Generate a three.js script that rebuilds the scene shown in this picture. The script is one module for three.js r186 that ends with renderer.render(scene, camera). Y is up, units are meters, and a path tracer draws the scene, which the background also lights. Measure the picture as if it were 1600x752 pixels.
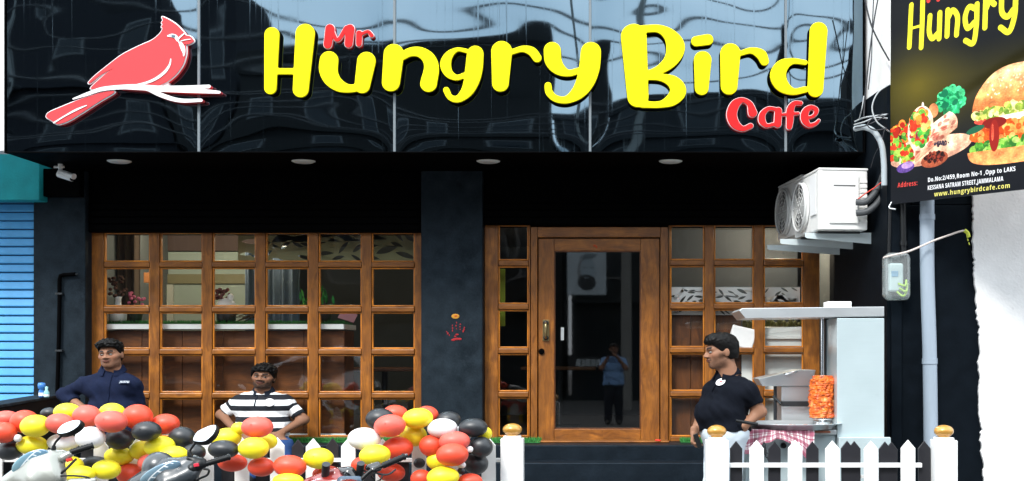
import * as THREE from 'three';
import { RoundedBoxGeometry } from 'three/addons/geometries/RoundedBoxGeometry.js';
import { mergeGeometries, mergeVertices, toCreasedNormals } from 'three/addons/utils/BufferGeometryUtils.js';
import { ImprovedNoise } from 'three/addons/math/ImprovedNoise.js';

// ---------- camera, sky, sun, exposure ----------
const scene = new THREE.Scene();
const D = 12, F = 1800, CX = 950, CY = 550, EYE = 1.5;      // the lens: straight at the cafe front, shifted
const camera = new THREE.PerspectiveCamera(2 * Math.atan(CY / F) * 180 / Math.PI, 1900 / 1100, 0.1, 400);
camera.position.set(0, EYE, D);
camera.setViewOffset(1900, 1100, 0, 0, 1600, 752);
camera.lookAt(0, EYE, 0);
camera.updateProjectionMatrix();
const renderer = new THREE.WebGLRenderer();
renderer.toneMapping = THREE.LinearToneMapping;
renderer.toneMappingExposure = 2.7;
renderer.shadowMap.enabled = true;
const noiseGen = new ImprovedNoise();
const nz = (x, y, z = 0) => noiseGen.noise(x, y, z);
const fbm = (x, y, z = 0, o = 4) => { let s = 0, a = 0.5; for (let i = 0; i < o; i++) { s += a * nz(x, y, z + i * 7.3); x *= 2.03; y *= 2.03; z *= 2.03; a *= 0.5; } return s; };
{
  const w = 512, h = 256, data = new Float32Array(w * h * 4);
  for (let j = 0; j < h; j++) for (let i = 0; i < w; i++) {
    const el = (j / (h - 1) - 0.5) * Math.PI, az = i / w * 2 * Math.PI, c = Math.cos(el);
    const X = c * Math.cos(az), Y = Math.sin(el), Z = c * Math.sin(az);
    const n = fbm(X * 2.2 / (0.35 + Math.abs(Y)), Z * 2.2 / (0.35 + Math.abs(Y)), 3.1, 5);
    const k = Y < 0 ? 0.35 : 1;
    const b = (0.86 + 0.3 * Math.max(0, Y) + 0.34 * n) * k, t = Math.min(1, Math.max(0, 0.5 - n * 1.1));
    const o = (j * w + i) * 4;
    data[o] = b * (1.0 - 0.14 * t); data[o + 1] = b * (1.03 - 0.04 * t); data[o + 2] = b * (1.07 + 0.03 * t); data[o + 3] = 1;
  }
  const sky = new THREE.DataTexture(data, w, h, THREE.RGBAFormat, THREE.FloatType);
  sky.mapping = THREE.EquirectangularReflectionMapping; sky.magFilter = THREE.LinearFilter; sky.wrapS = THREE.RepeatWrapping; sky.needsUpdate = true;
  scene.background = sky; scene.environment = sky;
}
const sun = new THREE.DirectionalLight(new THREE.Color(1, 0.97, 0.92), 1.4);
sun.position.set(-9, 21, 17); sun.target.position.set(-1, 1, 0);
sun.castShadow = true; sun.shadow.radius = 24;
Object.assign(sun.shadow.camera, { left: -16, right: 16, top: 14, bottom: -14, near: 1, far: 70 });
sun.shadow.mapSize.set(2048, 2048);
scene.add(sun, sun.target);

// ---------- helpers ----------
let seedState = 12345;
const rnd = () => { seedState = (seedState + 0x6d2b79f5) | 0; let t = Math.imul(seedState ^ (seedState >>> 15), 1 | seedState); t = (t + Math.imul(t ^ (t >>> 7), 61 | t)) ^ t; return ((t ^ (t >>> 14)) >>> 0) / 4294967296; };
const rr = (a, b) => a + (b - a) * rnd();
const V = (x, y, z) => new THREE.Vector3(x, y, z);
const lerp = (a, b, t) => a + (b - a) * t, clamp = (x, a, b) => Math.min(b, Math.max(a, x));
const sstep = (a, b, x) => { const t = clamp((x - a) / (b - a), 0, 1); return t * t * (3 - 2 * t); };
const WX = (px, z) => (px - CX) / F * (D - z), WY = (py, z) => EYE + (CY - py) / F * (D - z), SC = (z) => (D - z) / F;   // a spot of the place at depth z
const P = (px, py, z) => V(WX(px, z), WY(py, z), z);
const counts = {};
function numbered(n) { counts[n] = (counts[n] ?? -1) + 1; return counts[n] ? n + '_' + String(counts[n]).padStart(3, '0') : n; }
function shade(o) { o.castShadow = o.receiveShadow = true; return o; }
function thing(name, label, category, pos = [0, 0, 0], group) {
  const o = new THREE.Group(); o.name = numbered(name); o.position.set(...pos); scene.add(o);
  o.userData = { label, category }; if (group) o.userData.group = group; return o;
}
function part(name, geo, mat, parent, label) {
  const m = shade(new THREE.Mesh(Array.isArray(geo) ? join(geo) : geo, mat)); m.name = name; parent.add(m);
  if (label) m.userData.label = label; return m;
}
function solo(name, label, category, geo, mat, group) {
  const m = shade(new THREE.Mesh(Array.isArray(geo) ? join(geo) : geo, mat)); m.name = numbered(name); scene.add(m);
  m.userData = { label, category }; if (group) m.userData.group = group; return m;
}
function struct(name, geo, mat, parent) {
  const m = shade(new THREE.Mesh(Array.isArray(geo) ? join(geo) : geo, mat)); m.name = parent ? name : numbered(name); (parent || scene).add(m);
  if (!parent) m.userData.kind = 'structure'; return m;
}
function join(list) {
  const l = list.map((g) => { g = g.index ? g.toNonIndexed() : g; for (const k of Object.keys(g.attributes)) if (!['position', 'normal', 'uv', 'color'].includes(k)) g.deleteAttribute(k); if (!g.attributes.uv) g.setAttribute('uv', new THREE.BufferAttribute(new Float32Array(g.attributes.position.count * 2), 2)); return g; });
  return mergeGeometries(l);
}
// box with softened edges, from corner to corner, uv in metres (u along axis)
function bx(x0, x1, y0, y1, z0, z1, r = 0.004, axis) {
  const w = x1 - x0, h = y1 - y0, d = z1 - z0, m = Math.min(w, h, d);
  const g = r > 0 ? new RoundedBoxGeometry(w, h, d, 1, Math.min(r, m * 0.45)) : new THREE.BoxGeometry(w, h, d);
  grain(g, axis ?? (w >= h && w >= d ? 0 : h >= d ? 1 : 2));
  return g.translate((x0 + x1) / 2, (y0 + y1) / 2, (z0 + z1) / 2);
}
function grain(g, axis, off = [rnd() * 7, rnd() * 7]) {
  const p = g.attributes.position, uv = new Float32Array(p.count * 2);
  for (let i = 0; i < p.count; i++) { const c = [p.getX(i), p.getY(i), p.getZ(i)]; const u = c[axis]; uv[i * 2] = u + off[0]; uv[i * 2 + 1] = c[0] + c[1] + c[2] - u + off[1]; }
  g.setAttribute('uv', new THREE.BufferAttribute(uv, 2)); return g;
}
function tube(pts, r, seg = 32, rad = 8, closed = false) { return new THREE.TubeGeometry(new THREE.CatmullRomCurve3(pts.map((p) => p.isVector3 ? p : V(...p)), closed), seg, r, rad, closed); }
function rod(a, b, r0, r1 = r0, rad = 14) {
  a = a.isVector3 ? a : V(...a); b = b.isVector3 ? b : V(...b);
  const d = b.clone().sub(a), g = new THREE.CylinderGeometry(r1, r0, d.length(), rad);
  g.applyQuaternion(new THREE.Quaternion().setFromUnitVectors(V(0, 1, 0), d.clone().normalize())); return g.translate((a.x + b.x) / 2, (a.y + b.y) / 2, (a.z + b.z) / 2);
}
const ball = (x, y, z, rx, ry = rx, rz = rx, w = 24, h = 16) => new THREE.SphereGeometry(1, w, h).scale(rx, ry, rz).translate(x, y, z);
const lathe = (pts, seg = 28) => new THREE.LatheGeometry(pts.map((p) => new THREE.Vector2(p[0], p[1])), seg);
function tex(w, h, fn, srgb = true) {
  const d = new Uint8Array(w * h * 4);
  for (let j = 0; j < h; j++) for (let i = 0; i < w; i++) { const c = fn(i / w, j / h), o = (j * w + i) * 4; for (let k = 0; k < 3; k++) d[o + k] = 255 * clamp(srgb ? (c[k] <= 0.0031308 ? c[k] * 12.92 : 1.055 * Math.pow(c[k], 1 / 2.4) - 0.055) : c[k], 0, 1); d[o + 3] = 255; }
  const t = new THREE.DataTexture(d, w, h); t.wrapS = t.wrapT = THREE.RepeatWrapping; t.magFilter = THREE.LinearFilter; t.minFilter = THREE.LinearMipmapLinearFilter; if (srgb) t.colorSpace = THREE.SRGBColorSpace; t.needsUpdate = true; return t;
}
const pn = (u, v, f, z = 0, o = 4) => {      // noise that tiles over the unit square
  const A = (uu, vv) => fbm(uu * f, vv * f, z, o), a = u, b = v;
  return A(a, b) * (1 - a) * (1 - b) + A(a - 1, b) * a * (1 - b) + A(a, b - 1) * (1 - a) * b + A(a - 1, b - 1) * a * b;
};
function canvasTex(w, h, draw) {
  const c = document.createElement('canvas'); c.width = w; c.height = h; const x = c.getContext('2d'); draw(x, w, h);
  const t = new THREE.CanvasTexture(c); t.colorSpace = THREE.SRGBColorSpace; t.magFilter = THREE.LinearFilter; return t;
}
const rgb = (r, g, b) => new THREE.Color().setRGB(r, g, b);
const std = (o) => new THREE.MeshStandardMaterial(o), phys = (o) => new THREE.MeshPhysicalMaterial(o);

// outlines: round-ended strokes joined and traced, in pixels of the sign drawing
function capsule2(x, y, a, b) { const dx = b[0] - a[0], dy = b[1] - a[1], l = dx * dx + dy * dy, t = l ? clamp(((x - a[0]) * dx + (y - a[1]) * dy) / l, 0, 1) : 0; return Math.hypot(x - a[0] - t * dx, y - a[1] - t * dy) - lerp(a[2], b[2], t); }
function strokeLoops(strokes, cell = 1.2, grow = 0) {
  const segs = []; let x0 = 1e9, x1 = -1e9, y0 = 1e9, y1 = -1e9;
  for (const s of strokes) {
    let pts = s;
    if (s.length > 2) { const c = new THREE.CatmullRomCurve3(s.map((p) => V(p[0], p[1], p[2]))); pts = c.getPoints(s.length * 5).map((p) => [p.x, p.y, p.z]); }
    for (const p of pts) { x0 = Math.min(x0, p[0] - p[2]); x1 = Math.max(x1, p[0] + p[2]); y0 = Math.min(y0, p[1] - p[2]); y1 = Math.max(y1, p[1] + p[2]); }
    for (let i = 0; i + 1 < pts.length; i++) segs.push([pts[i], pts[i + 1]]);
  }
  const m = grow + 2 * cell; x0 -= m; y0 -= m; x1 += m; y1 += m;
  const nx = Math.ceil((x1 - x0) / cell), ny = Math.ceil((y1 - y0) / cell), f = new Float32Array((nx + 1) * (ny + 1));
  for (let j = 0; j <= ny; j++) for (let i = 0; i <= nx; i++) { let d = 1e9; for (const [a, b] of segs) d = Math.min(d, capsule2(x0 + i * cell, y0 + j * cell, a, b)); f[j * (nx + 1) + i] = d - grow; }
  const next = new Map(), at = new Map(), key = (e) => e;
  const cut = (i, j, i2, j2) => { const a = f[j * (nx + 1) + i], b = f[j2 * (nx + 1) + i2], t = a / (a - b); return [x0 + lerp(i, i2, t) * cell, y0 + lerp(j, j2, t) * cell]; };
  for (let j = 0; j < ny; j++) for (let i = 0; i < nx; i++) {
    const c = [[i, j], [i + 1, j], [i + 1, j + 1], [i, j + 1]], ins = c.map(([a, b]) => f[b * (nx + 1) + a] < 0), ent = [], out = [];
    for (let k = 0; k < 4; k++) { const q = (k + 1) % 4; if (ins[k] === ins[q]) continue; const [a, b] = c[k], [a2, b2] = c[q], id = k % 2 ? 'v' + Math.max(a, a2) + '_' + Math.min(b, b2) : 'h' + Math.min(a, a2) + '_' + b; at.set(id, cut(a, b, a2, b2)); (ins[k] ? out : ent).push(id); }
    out.forEach((o, k) => next.set(o, ent[k]));
  }
  const loops = [];
  while (next.size) { const s = next.keys().next().value, l = []; let e = s; while (next.has(e)) { l.push(at.get(e)); const n = next.get(e); next.delete(e); e = n; } if (l.length > 8) loops.push(l.filter((_, i) => i % 2 === 0)); }
  return loops;
}
const area = (l) => { let s = 0; for (let i = 0; i < l.length; i++) { const a = l[i], b = l[(i + 1) % l.length]; s += a[0] * b[1] - b[0] * a[1]; } return s / 2; };
function inLoop(p, l) { let c = false; for (let i = 0, j = l.length - 1; i < l.length; j = i++) if ((l[i][1] > p[1]) !== (l[j][1] > p[1]) && p[0] < (l[j][0] - l[i][0]) * (p[1] - l[i][1]) / (l[j][1] - l[i][1]) + l[i][0]) c = !c; return c; }
function loopShapes(loops, map) {
  const v = (l) => l.map((p) => new THREE.Vector2(...map(p)));
  const outer = [], holes = [];
  for (const l of loops) { let n = 0; for (const m of loops) if (m !== l && inLoop(l[0], m)) n++; (n % 2 ? holes : outer).push(l); }
  return outer.map((l) => { const s = new THREE.Shape(v(l)); for (const h of holes) if (inLoop(h[0], l)) s.holes.push(new THREE.Path(v(h))); return s; });
}
// smooth closed mesh of a distance field
function nets(f, lo, hi, cell) {
  const n = [0, 1, 2].map((k) => Math.ceil((hi[k] - lo[k]) / cell) + 1), [nx, ny, nzz] = n, g = new Float32Array(nx * ny * nzz);
  let q = 0;
  for (let k = 0; k < nzz; k++) for (let j = 0; j < ny; j++) for (let i = 0; i < nx; i++) g[q++] = f(lo[0] + i * cell, lo[1] + j * cell, lo[2] + k * cell);
  const id = new Int32Array(nx * ny * nzz).fill(-1), pos = [], idx = [], sx = 1, sy = nx, sz = nx * ny, co = [0, sx, sy, sx + sy, sz, sz + sx, sz + sy, sz + sx + sy];
  const E = [[0, 1], [2, 3], [4, 5], [6, 7], [0, 2], [1, 3], [4, 6], [5, 7], [0, 4], [1, 5], [2, 6], [3, 7]];
  for (let k = 0; k < nzz - 1; k++) for (let j = 0; j < ny - 1; j++) for (let i = 0; i < nx - 1; i++) {
    const o = i + j * sy + k * sz; let c = 0, X = 0, Y = 0, Z = 0;
    let ins = 0; for (let m = 0; m < 8; m++) if (g[o + co[m]] < 0) ins++;
    if (!ins || ins === 8) continue;
    for (const [a, b] of E) { const A = g[o + co[a]], B = g[o + co[b]]; if ((A < 0) === (B < 0)) continue; const t = A / (A - B); c++; X += lerp(a & 1, b & 1, t); Y += lerp(a >> 1 & 1, b >> 1 & 1, t); Z += lerp(a >> 2, b >> 2, t); }
    id[o] = pos.length / 3; pos.push(lo[0] + (i + X / c) * cell, lo[1] + (j + Y / c) * cell, lo[2] + (k + Z / c) * cell);
  }
  for (let k = 1; k < nzz - 1; k++) for (let j = 1; j < ny - 1; j++) for (let i = 1; i < nx - 1; i++) {
    const o = i + j * sy + k * sz, A = g[o] < 0;
    for (const [s, u, w] of [[sx, sy, sz], [sy, sz, sx], [sz, sx, sy]]) {
      const B = g[o + s] < 0; if (A === B) continue;
      const a = id[o], b = id[o - u], c = id[o - u - w], d = id[o - w];
      if (A) idx.push(a, b, c, a, c, d); else idx.push(a, c, b, a, d, c);
    }
  }
  const geo = new THREE.BufferGeometry(); geo.setAttribute('position', new THREE.Float32BufferAttribute(pos, 3)); geo.setIndex(idx); geo.computeVertexNormals(); return geo;
}
const smin = (a, b, k) => { const h = Math.max(k - Math.abs(a - b), 0) / k; return Math.min(a, b) - h * h * k * 0.25; };
function cap3(x, y, z, a, b) { const dx = b[0] - a[0], dy = b[1] - a[1], dz = b[2] - a[2], l = dx * dx + dy * dy + dz * dz, t = l > 1e-9 ? clamp(((x - a[0]) * dx + (y - a[1]) * dy + (z - a[2]) * dz) / l, 0, 1) : 0; return Math.hypot(x - a[0] - t * dx, y - a[1] - t * dy, z - a[2] - t * dz) - lerp(a[3], b[3], t); }
const ell = (x, y, z, c, r) => { const X = (x - c[0]) / r[0], Y = (y - c[1]) / r[1], Z = (z - c[2]) / r[2], k = Math.hypot(X, Y, Z); return (k - 1) * Math.min(r[0], r[1], r[2]); };
// ---------- materials ----------
const woodTex = tex(512, 512, (u, v) => {
  const warp = pn(u, v, 3, 1) * 0.06, s = pn(u, (v + warp) % 1, 6, 5, 3);
  const fine = fbm(u * 6, v * 160 + warp * 200, 2, 3), wide = fbm(u * 2.5 + 9, v * 26 + warp * 60, 4, 3), blot = sstep(-0.1, 0.35, pn(u, v, 5, 11));
  let k = 0.60 + 0.55 * fine + 0.65 * wide + 0.5 * s; k = clamp(k, 0, 1.1) * (0.5 + 0.5 * blot);
  return [lerp(0.075, 0.56, k), lerp(0.022, 0.20, k), lerp(0.005, 0.025, k)];
});
const woodRough = tex(256, 256, (u, v) => { const k = 0.42 + 0.25 * pn(u, v, 8, 3); return [k, k, k]; }, false);
const woodBump = tex(256, 256, (u, v) => { const k = 0.5 + 0.5 * fbm(u * 6, v * 120, 2, 3); return [k, k, k]; }, false);
const woodM = phys({ map: woodTex, roughnessMap: woodRough, roughness: 0.9, bumpMap: woodBump, bumpScale: 0.0006, clearcoat: 0.25, clearcoatRoughness: 0.35 });
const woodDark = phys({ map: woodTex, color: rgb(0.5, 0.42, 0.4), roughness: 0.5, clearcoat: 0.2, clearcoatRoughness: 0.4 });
const beadM = phys({ map: woodTex, color: rgb(2.1, 2.1, 1.4), roughness: 0.35, clearcoat: 0.4 });
const wallTex = tex(512, 512, (u, v) => {
  const n = pn(u, v, 6, 2), f = pn(u, v, 60, 8, 2), drip = Math.max(0, fbm(u * 90, v * 2, 3, 3) - 0.22) * 0.5, sc = sstep(0.30, 0.42, pn(u, v, 22, 21)) * 0.8 + sstep(.16, .4, pn(u, v, 7, 41)) * .35;
  const k = clamp(0.82 + 1.3 * n + 0.45 * f + drip, 0.3, 2.4) ; return [0.0155 * k + sc * 0.02, 0.0225 * k + sc * 0.025, 0.0295 * k + sc * 0.030];
});
const plasterBump = tex(256, 256, (u, v) => { const k = 0.5 + 0.5 * pn(u, v, 40, 3, 3) + 0.4 * pn(u, v, 6, 7, 2); return [k, k, k]; }, false);
const paintM = phys({ map: wallTex, roughness: 0.62, specularIntensity: 0.35, specularColor: rgb(0.6, 0.8, 1), bumpMap: plasterBump, bumpScale: 0.003 });
const blackTex = tex(256, 256, (u, v) => { const k = clamp(1 + 1.3 * pn(u, v, 7, 2) + 1.2 * Math.max(0, pn(u, v, 30, 4) - 0.1), 0.2, 4); const s = sstep(0.3, 0.45, pn(u, v, 16, 33)) * 0.012; return [0.0026 * k + s, 0.004 * k + s, 0.0062 * k + s]; });
const blackM = phys({ map: blackTex, roughness: 0.6, specularIntensity: 0.22, specularColor: rgb(0.6, 0.8, 1), bumpMap: plasterBump, bumpScale: 0.002 });
const jetM = phys({ color: rgb(0.001, 0.001, 0.0013), roughness: 0.7, specularIntensity: 0.06 });
const blackPlastic = phys({ color: rgb(0.008, 0.009, 0.010), roughness: 0.38, specularIntensity: 0.6 });
const rubberM = std({ color: rgb(0.015, 0.015, 0.016), roughness: 0.75 });
const stepM = phys({ specularIntensity: 0.4, specularColor: rgb(0.6, 0.8, 1), map: tex(512, 512, (u, v) => { const k = clamp(1 + 1.2 * pn(u, v, 5, 2) + 0.6 * pn(u, v, 40, 8, 3), 0.3, 3), s = sstep(0.3, 0.45, pn(u, v, 12, 31)) * 0.04; return [0.008 * k + s * .6, 0.012 * k + s * .6, 0.017 * k + s * .6]; }), roughness: 0.45, bumpMap: plasterBump, bumpScale: 0.002 });
const whitePlaster = std({ map: tex(512, 512, (u, v) => { const k = 0.80 + 0.16 * pn(u, v, 5, 2) - 0.5 * Math.max(0, pn(u, v, 18, 9) - 0.22); return [k, k * 1.0, k * 1.0]; }), roughness: 0.8, bumpMap: plasterBump, bumpScale: 0.004 });
const tealM = std({ map: tex(256, 256, (u, v) => { const k = 1 + 0.35 * pn(u, v, 6, 2); return [0.006 * k, 0.36 * k, 0.40 * k]; }), roughness: 0.7, bumpMap: plasterBump, bumpScale: 0.003 });
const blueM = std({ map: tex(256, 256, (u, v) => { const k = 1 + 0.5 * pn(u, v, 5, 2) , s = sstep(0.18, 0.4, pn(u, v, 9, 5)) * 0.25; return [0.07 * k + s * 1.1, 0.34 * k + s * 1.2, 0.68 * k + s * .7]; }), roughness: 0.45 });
const whitePaint = std({ map: tex(256, 256, (u, v) => { const k = 0.84 + 0.07 * pn(u, v, 5, 2) - 0.35 * Math.max(0, pn(u, v, 22, 9) - 0.25); return [k, k, k * 0.99]; }), roughness: 0.45 });
const steelM = std({ color: rgb(0.74, 0.78, 0.80), metalness: 0.75, roughness: 0.42, roughnessMap: tex(256, 256, (u, v) => { const k = 0.8 + 0.12 * fbm(u * 3, v * 140, 3, 3) + 0.35 * pn(u, v, 4, 3); return [k, k, k]; }, false) });
const steelPaint = std({ map: tex(256, 256, (u, v) => { const k = 1 + 0.16 * pn(u, v, 3, 2) + 0.05 * fbm(u * 120, v * 4, 2, 2) - 0.35 * Math.max(0, pn(u, v, 14, 9) - 0.2); return [0.48 * k, 0.575 * k, 0.60 * k]; }), metalness: 0.15, roughness: 0.38, roughnessMap: woodRough });
const chromeM = std({ color: rgb(0.75, 0.76, 0.78), metalness: 1, roughness: 0.12 });
const darkSteel = std({ color: rgb(0.05, 0.055, 0.06), metalness: 0.7, roughness: 0.4 });
const brassM = std({ color: rgb(0.5, 0.4, 0.2), metalness: 1, roughness: 0.28 });
const goldM = phys({ map: tex(128, 128, (u, v) => { const k = 1 + 0.5 * pn(u, v, 6, 2); return [0.52 * k, 0.26 * k, 0.045 * k]; }), roughness: 0.3, metalness: 0.25, clearcoat: 0.5, clearcoatRoughness: 0.2 });
const paneM = phys({ color: rgb(0.93, 0.96, 0.95), transmission: 1, thickness: 0, roughness: 0.02, ior: 1.62 });
const doorGlass = phys({ color: rgb(0.42, 0.56, 0.62), transmission: 1, thickness: 0, roughness: 0.02, ior: 1.75 });
const yellowM = phys({ color: rgb(0.90, 0.80, 0.004), roughness: 0.45, specularIntensity: 0.25 });
const redSignM = phys({ color: rgb(0.72, 0.018, 0.02), roughness: 0.45, specularIntensity: 0.3 });
const birdM = phys({ color: rgb(0.66, 0.062, 0.07), roughness: 0.45, specularIntensity: 0.4 });
const whiteSign = std({ color: rgb(0.85, 0.85, 0.86), roughness: 0.5 });
const turfM = [rgb(0.02, 0.16, 0.03), rgb(0.03, 0.24, 0.05), rgb(0.06, 0.30, 0.05)].map((c) => std({ color: c, roughness: 0.8, side: THREE.DoubleSide }));
const greyPipe = std({ map: tex(128, 128, (u, v) => { const k = 1 + 0.25 * pn(u, v, 5, 2); return [0.30 * k, 0.36 * k, 0.43 * k]; }), roughness: 0.5 });
const acM = phys({ map: tex(256, 256, (u, v) => { const k = 0.80 + 0.1 * pn(u, v, 4, 2) - 0.4 * Math.max(0, pn(u, v, 16, 9) - 0.25); return [k, k, k * 0.97]; }), roughness: 0.4 });

// ---------- ground, steps, building shell ----------
const asphalt = std({ map: tex(512, 512, (u, v) => { const k = 0.05 + 0.03 * pn(u, v, 8, 3) + 0.05 * pn(u, v, 90, 9, 2); return [k, k, k * 1.02]; }), roughness: 0.9 });
const planeUV = (g, s = 1) => { const u = g.attributes.uv, p = g.attributes.position; for (let i = 0; i < u.count; i++) u.setXY(i, p.getX(i) * s, p.getZ(i) * s); return g; };
struct('ground', planeUV(new THREE.PlaneGeometry(160, 160).rotateX(-Math.PI / 2)), asphalt);
const pave = struct('pavement', bx(-14, 14, 0.004, 0.12, 1.4, 4.0, 0.01, 0), std({ map: tex(256, 256, (u, v) => { const k = 0.16 + 0.08 * pn(u, v, 8, 3); return [k, k, k * 0.97]; }), roughness: 0.9 }));
const H1 = 0.567, H2 = 0.42, H3 = 0.235, SX0 = -5.32, SX1 = 2.38;
{
  struct('landing_step', bx(SX0, SX1, 0.0, H1, -0.05, 0.5, 0.012), stepM);
  struct('middle_step', bx(SX0, SX1, 0.0, H2, 0.5, 0.8, 0.012), stepM);
  struct('lower_step', bx(SX0, SX1, 0.0, H3, 0.8, 1.1, 0.012), stepM);
}
// interior shell
const inWall = std({ map: tex(256, 256, (u, v) => { const k = 1 + 0.2 * pn(u, v, 4, 2); return [0.10 * k, 0.115 * k, 0.12 * k]; }), roughness: 0.8 });
struct('interior_floor', bx(-5.5, 2.4, H1 - 0.2, H1 - 0.002, -5, -0.05, 0), std({ color: rgb(0.10, 0.08, 0.07), roughness: 0.3 }));
struct('interior_ceiling', bx(-5.5, 2.4, 3.05, 3.15, -5, -0.06, 0), std({ color: rgb(0.25, 0.25, 0.25), roughness: 0.9 }));
struct('interior_back_wall', bx(-5.7, 2.6, H1 - 0.2, 3.15, -5.15, -5, 0), inWall);
struct('interior_side_wall', bx(-5.65, -5.5, H1 - 0.2, 3.15, -5, -0.06, 0), inWall);
struct('interior_side_wall', bx(2.4, 2.55, H1 - 0.2, 3.15, -5, -0.06, 0), inWall);
struct('interior_partition', bx(-1.75, -1.6, H1, 3.05, -5, -2.2, 0), std({ color: rgb(0.05, 0.07, 0.085), roughness: 0.8 }));

const cafe = thing('cafe_building', 'black painted cafe front with pillars, recessed doorway and dark soffit under the sign', 'building');
part('pillar', bx(-5.915, -5.38, 0, 3.37, -0.3, 0.15, 0.01, 1), paintM, cafe);
part('pillar', bx(-1.925, -1.29, H1, 3.37, -0.3, 0.15, 0.012, 1), paintM, cafe);
part('lintel', bx(-5.38, -1.925, WY(363, 0.08), 3.37, -0.25, 0.08, 0.006), jetM, cafe);
part('lintel', bx(-1.29, 2.32, WY(351, 0.08), 3.37, -0.25, 0.08, 0.006), jetM, cafe);
for (let i = 0; i < 4; i++) part('shutter_slat', bx(-5.37, -1.93, WY(360 - i * 11, 0.1), WY(351 - i * 11, 0.1), 0.08, 0.1, 0.005), jetM, cafe);
for (let i = 0; i < 3; i++) part('shutter_slat', bx(-1.28, 2.25, WY(349 - i * 11, 0.1), WY(340 - i * 11, 0.1), 0.08, 0.1, 0.005), jetM, cafe);
part('soffit', bx(-5.6, 2.33, 3.375, 3.43, 0.08, 1.2, 0.004), jetM, cafe);
part('wall', bx(-5.915, 2.6, 3.44, 6.2, -0.3, 0.1, 0), blackM, cafe);
part('roof', bx(-5.915, 2.6, 6.2, 6.35, -5.2, 0.3, 0), blackM, cafe);
part('wall', bx(-5.915, 2.7, 0, 6.2, -5.4, -5.2, 0), blackM, cafe);
part('wall', bx(2.56, 2.9, 0, 6.2, -5.2, -0.1, 0), blackM, cafe);
part('wall', bx(-5.9, -5.66, 0, 6.2, -5.2, -0.32, 0), blackM, cafe);
// splayed side wall of the pier: white above, black below
function splay(y0, y1, mat, name, sx = 0) {
  const s = new THREE.Shape([new THREE.Vector2(2.31 + sx, 0), new THREE.Vector2(2.47 + sx, -1.8), new THREE.Vector2(2.68, -1.797), new THREE.Vector2(2.68, 0)]);
  const g = new THREE.ExtrudeGeometry(s, { depth: y1 - y0, bevelEnabled: false }).rotateX(-Math.PI / 2).translate(0, y0, 0); grain(g, 1); return part(name, g, mat, cafe);
}
splay(0, WY(133, 1.8), blackM, 'pier_side');
splay(WY(133, 1.8) + 0.002, 6.2, whitePlaster, 'pier_side', 0.003).userData.label = 'white painted upper side of the pier';
part('pier_front', bx(2.472, 3.42, 0, 2.8, 1.5, 1.8, 0.012, 1), blackM, cafe);
part('pier_front', bx(2.69, 3.42, 2.802, 6.2, 1.5, 1.797, 0.01, 1), blackM, cafe);
part('pier_rib', bx(WX(1393, 1.84), WX(1410, 1.84), 0, 2.8, 1.8, 1.84, 0.008, 1), blackM, cafe);

// neighbour on the right: white plaster with a ragged edge where the black paint stops
{
  const pts = [[4.9, 0], [4.9, 6.2]]; const z = 1.83;
  for (let i = 260; i >= 0; i--) { const y = i / 260 * 6.2, base = lerp(WX(1538, z), WX(1521, z), clamp((y - 0.3) / 2.4, 0, 1)); pts.push([base + 0.05 * fbm(y * 1.6, 4, 1) + 0.03 * fbm(y * 9, 9, 2) + 0.016 * nz(y * 40, 3, 2), y]); }
  const g = new THREE.ExtrudeGeometry(new THREE.Shape(pts.map((p) => new THREE.Vector2(...p))), { depth: 0.03, bevelEnabled: true, bevelSize: 0.003, bevelThickness: 0.003, bevelSegments: 1 }).translate(0, 0, 1.802);
  grain(g, 1);
  const w = thing('neighbour_wall', 'bright white plaster wall with ragged edge right of the black pier', 'wall');
  part('plaster', g, whitePlaster, w); part('masonry', bx(3.43, 4.9, 0, 6.2, 1.3, 1.798, 0), whitePlaster, w);
}
// neighbour on the left: teal lintel over a blue rolling shutter
{
  const t = thing('neighbour_shop', 'teal painted shop front above a blue roller shutter at the left edge', 'shop front');
  part('lintel', bx(-8.2, WX(61, 0.32), WY(313, 0.32), 4.4, -0.2, 0.32, 0.01), tealM, t);
  part('dark_return', bx(WX(61, 0.32) + 0.004, -5.39, WY(307, 0.25), 3.37, 0.152, 0.25, 0.008), jetM, t);
  part('side_pier', bx(-8.2, -7.9, 0, 3.0, -0.2, 0.3, 0.01), tealM, t);
  const s = thing('roller_shutter', 'closed sky blue ribbed metal roller shutter beside the black pillar', 'roller shutter');
  const y1 = WY(318, 0.1), pitch = 13.4 / 150, slat = bx(-7.9, -5.93, 0, pitch * 0.93, 0, 0.028, 0.013);
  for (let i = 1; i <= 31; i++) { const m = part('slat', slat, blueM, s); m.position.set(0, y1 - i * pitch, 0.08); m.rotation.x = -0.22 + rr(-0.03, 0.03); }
  part('shutter_hood', bx(-7.9, -5.93, y1, y1 + 0.02, 0, 0.15, 0.004), std({ color: rgb(0.02, 0.1, 0.22), roughness: 0.5 }), s);
  part('backing', bx(-7.9, -5.93, 0, y1, 0.02, 0.07, 0), std({ color: rgb(0.01, 0.06, 0.15), roughness: 0.6 }), s);
}
// ---------- timber windows and door ----------
const px = (v) => (v - CX) / 150, py = (v) => EYE + (CY - v) / 150;          // on the window plane
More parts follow.
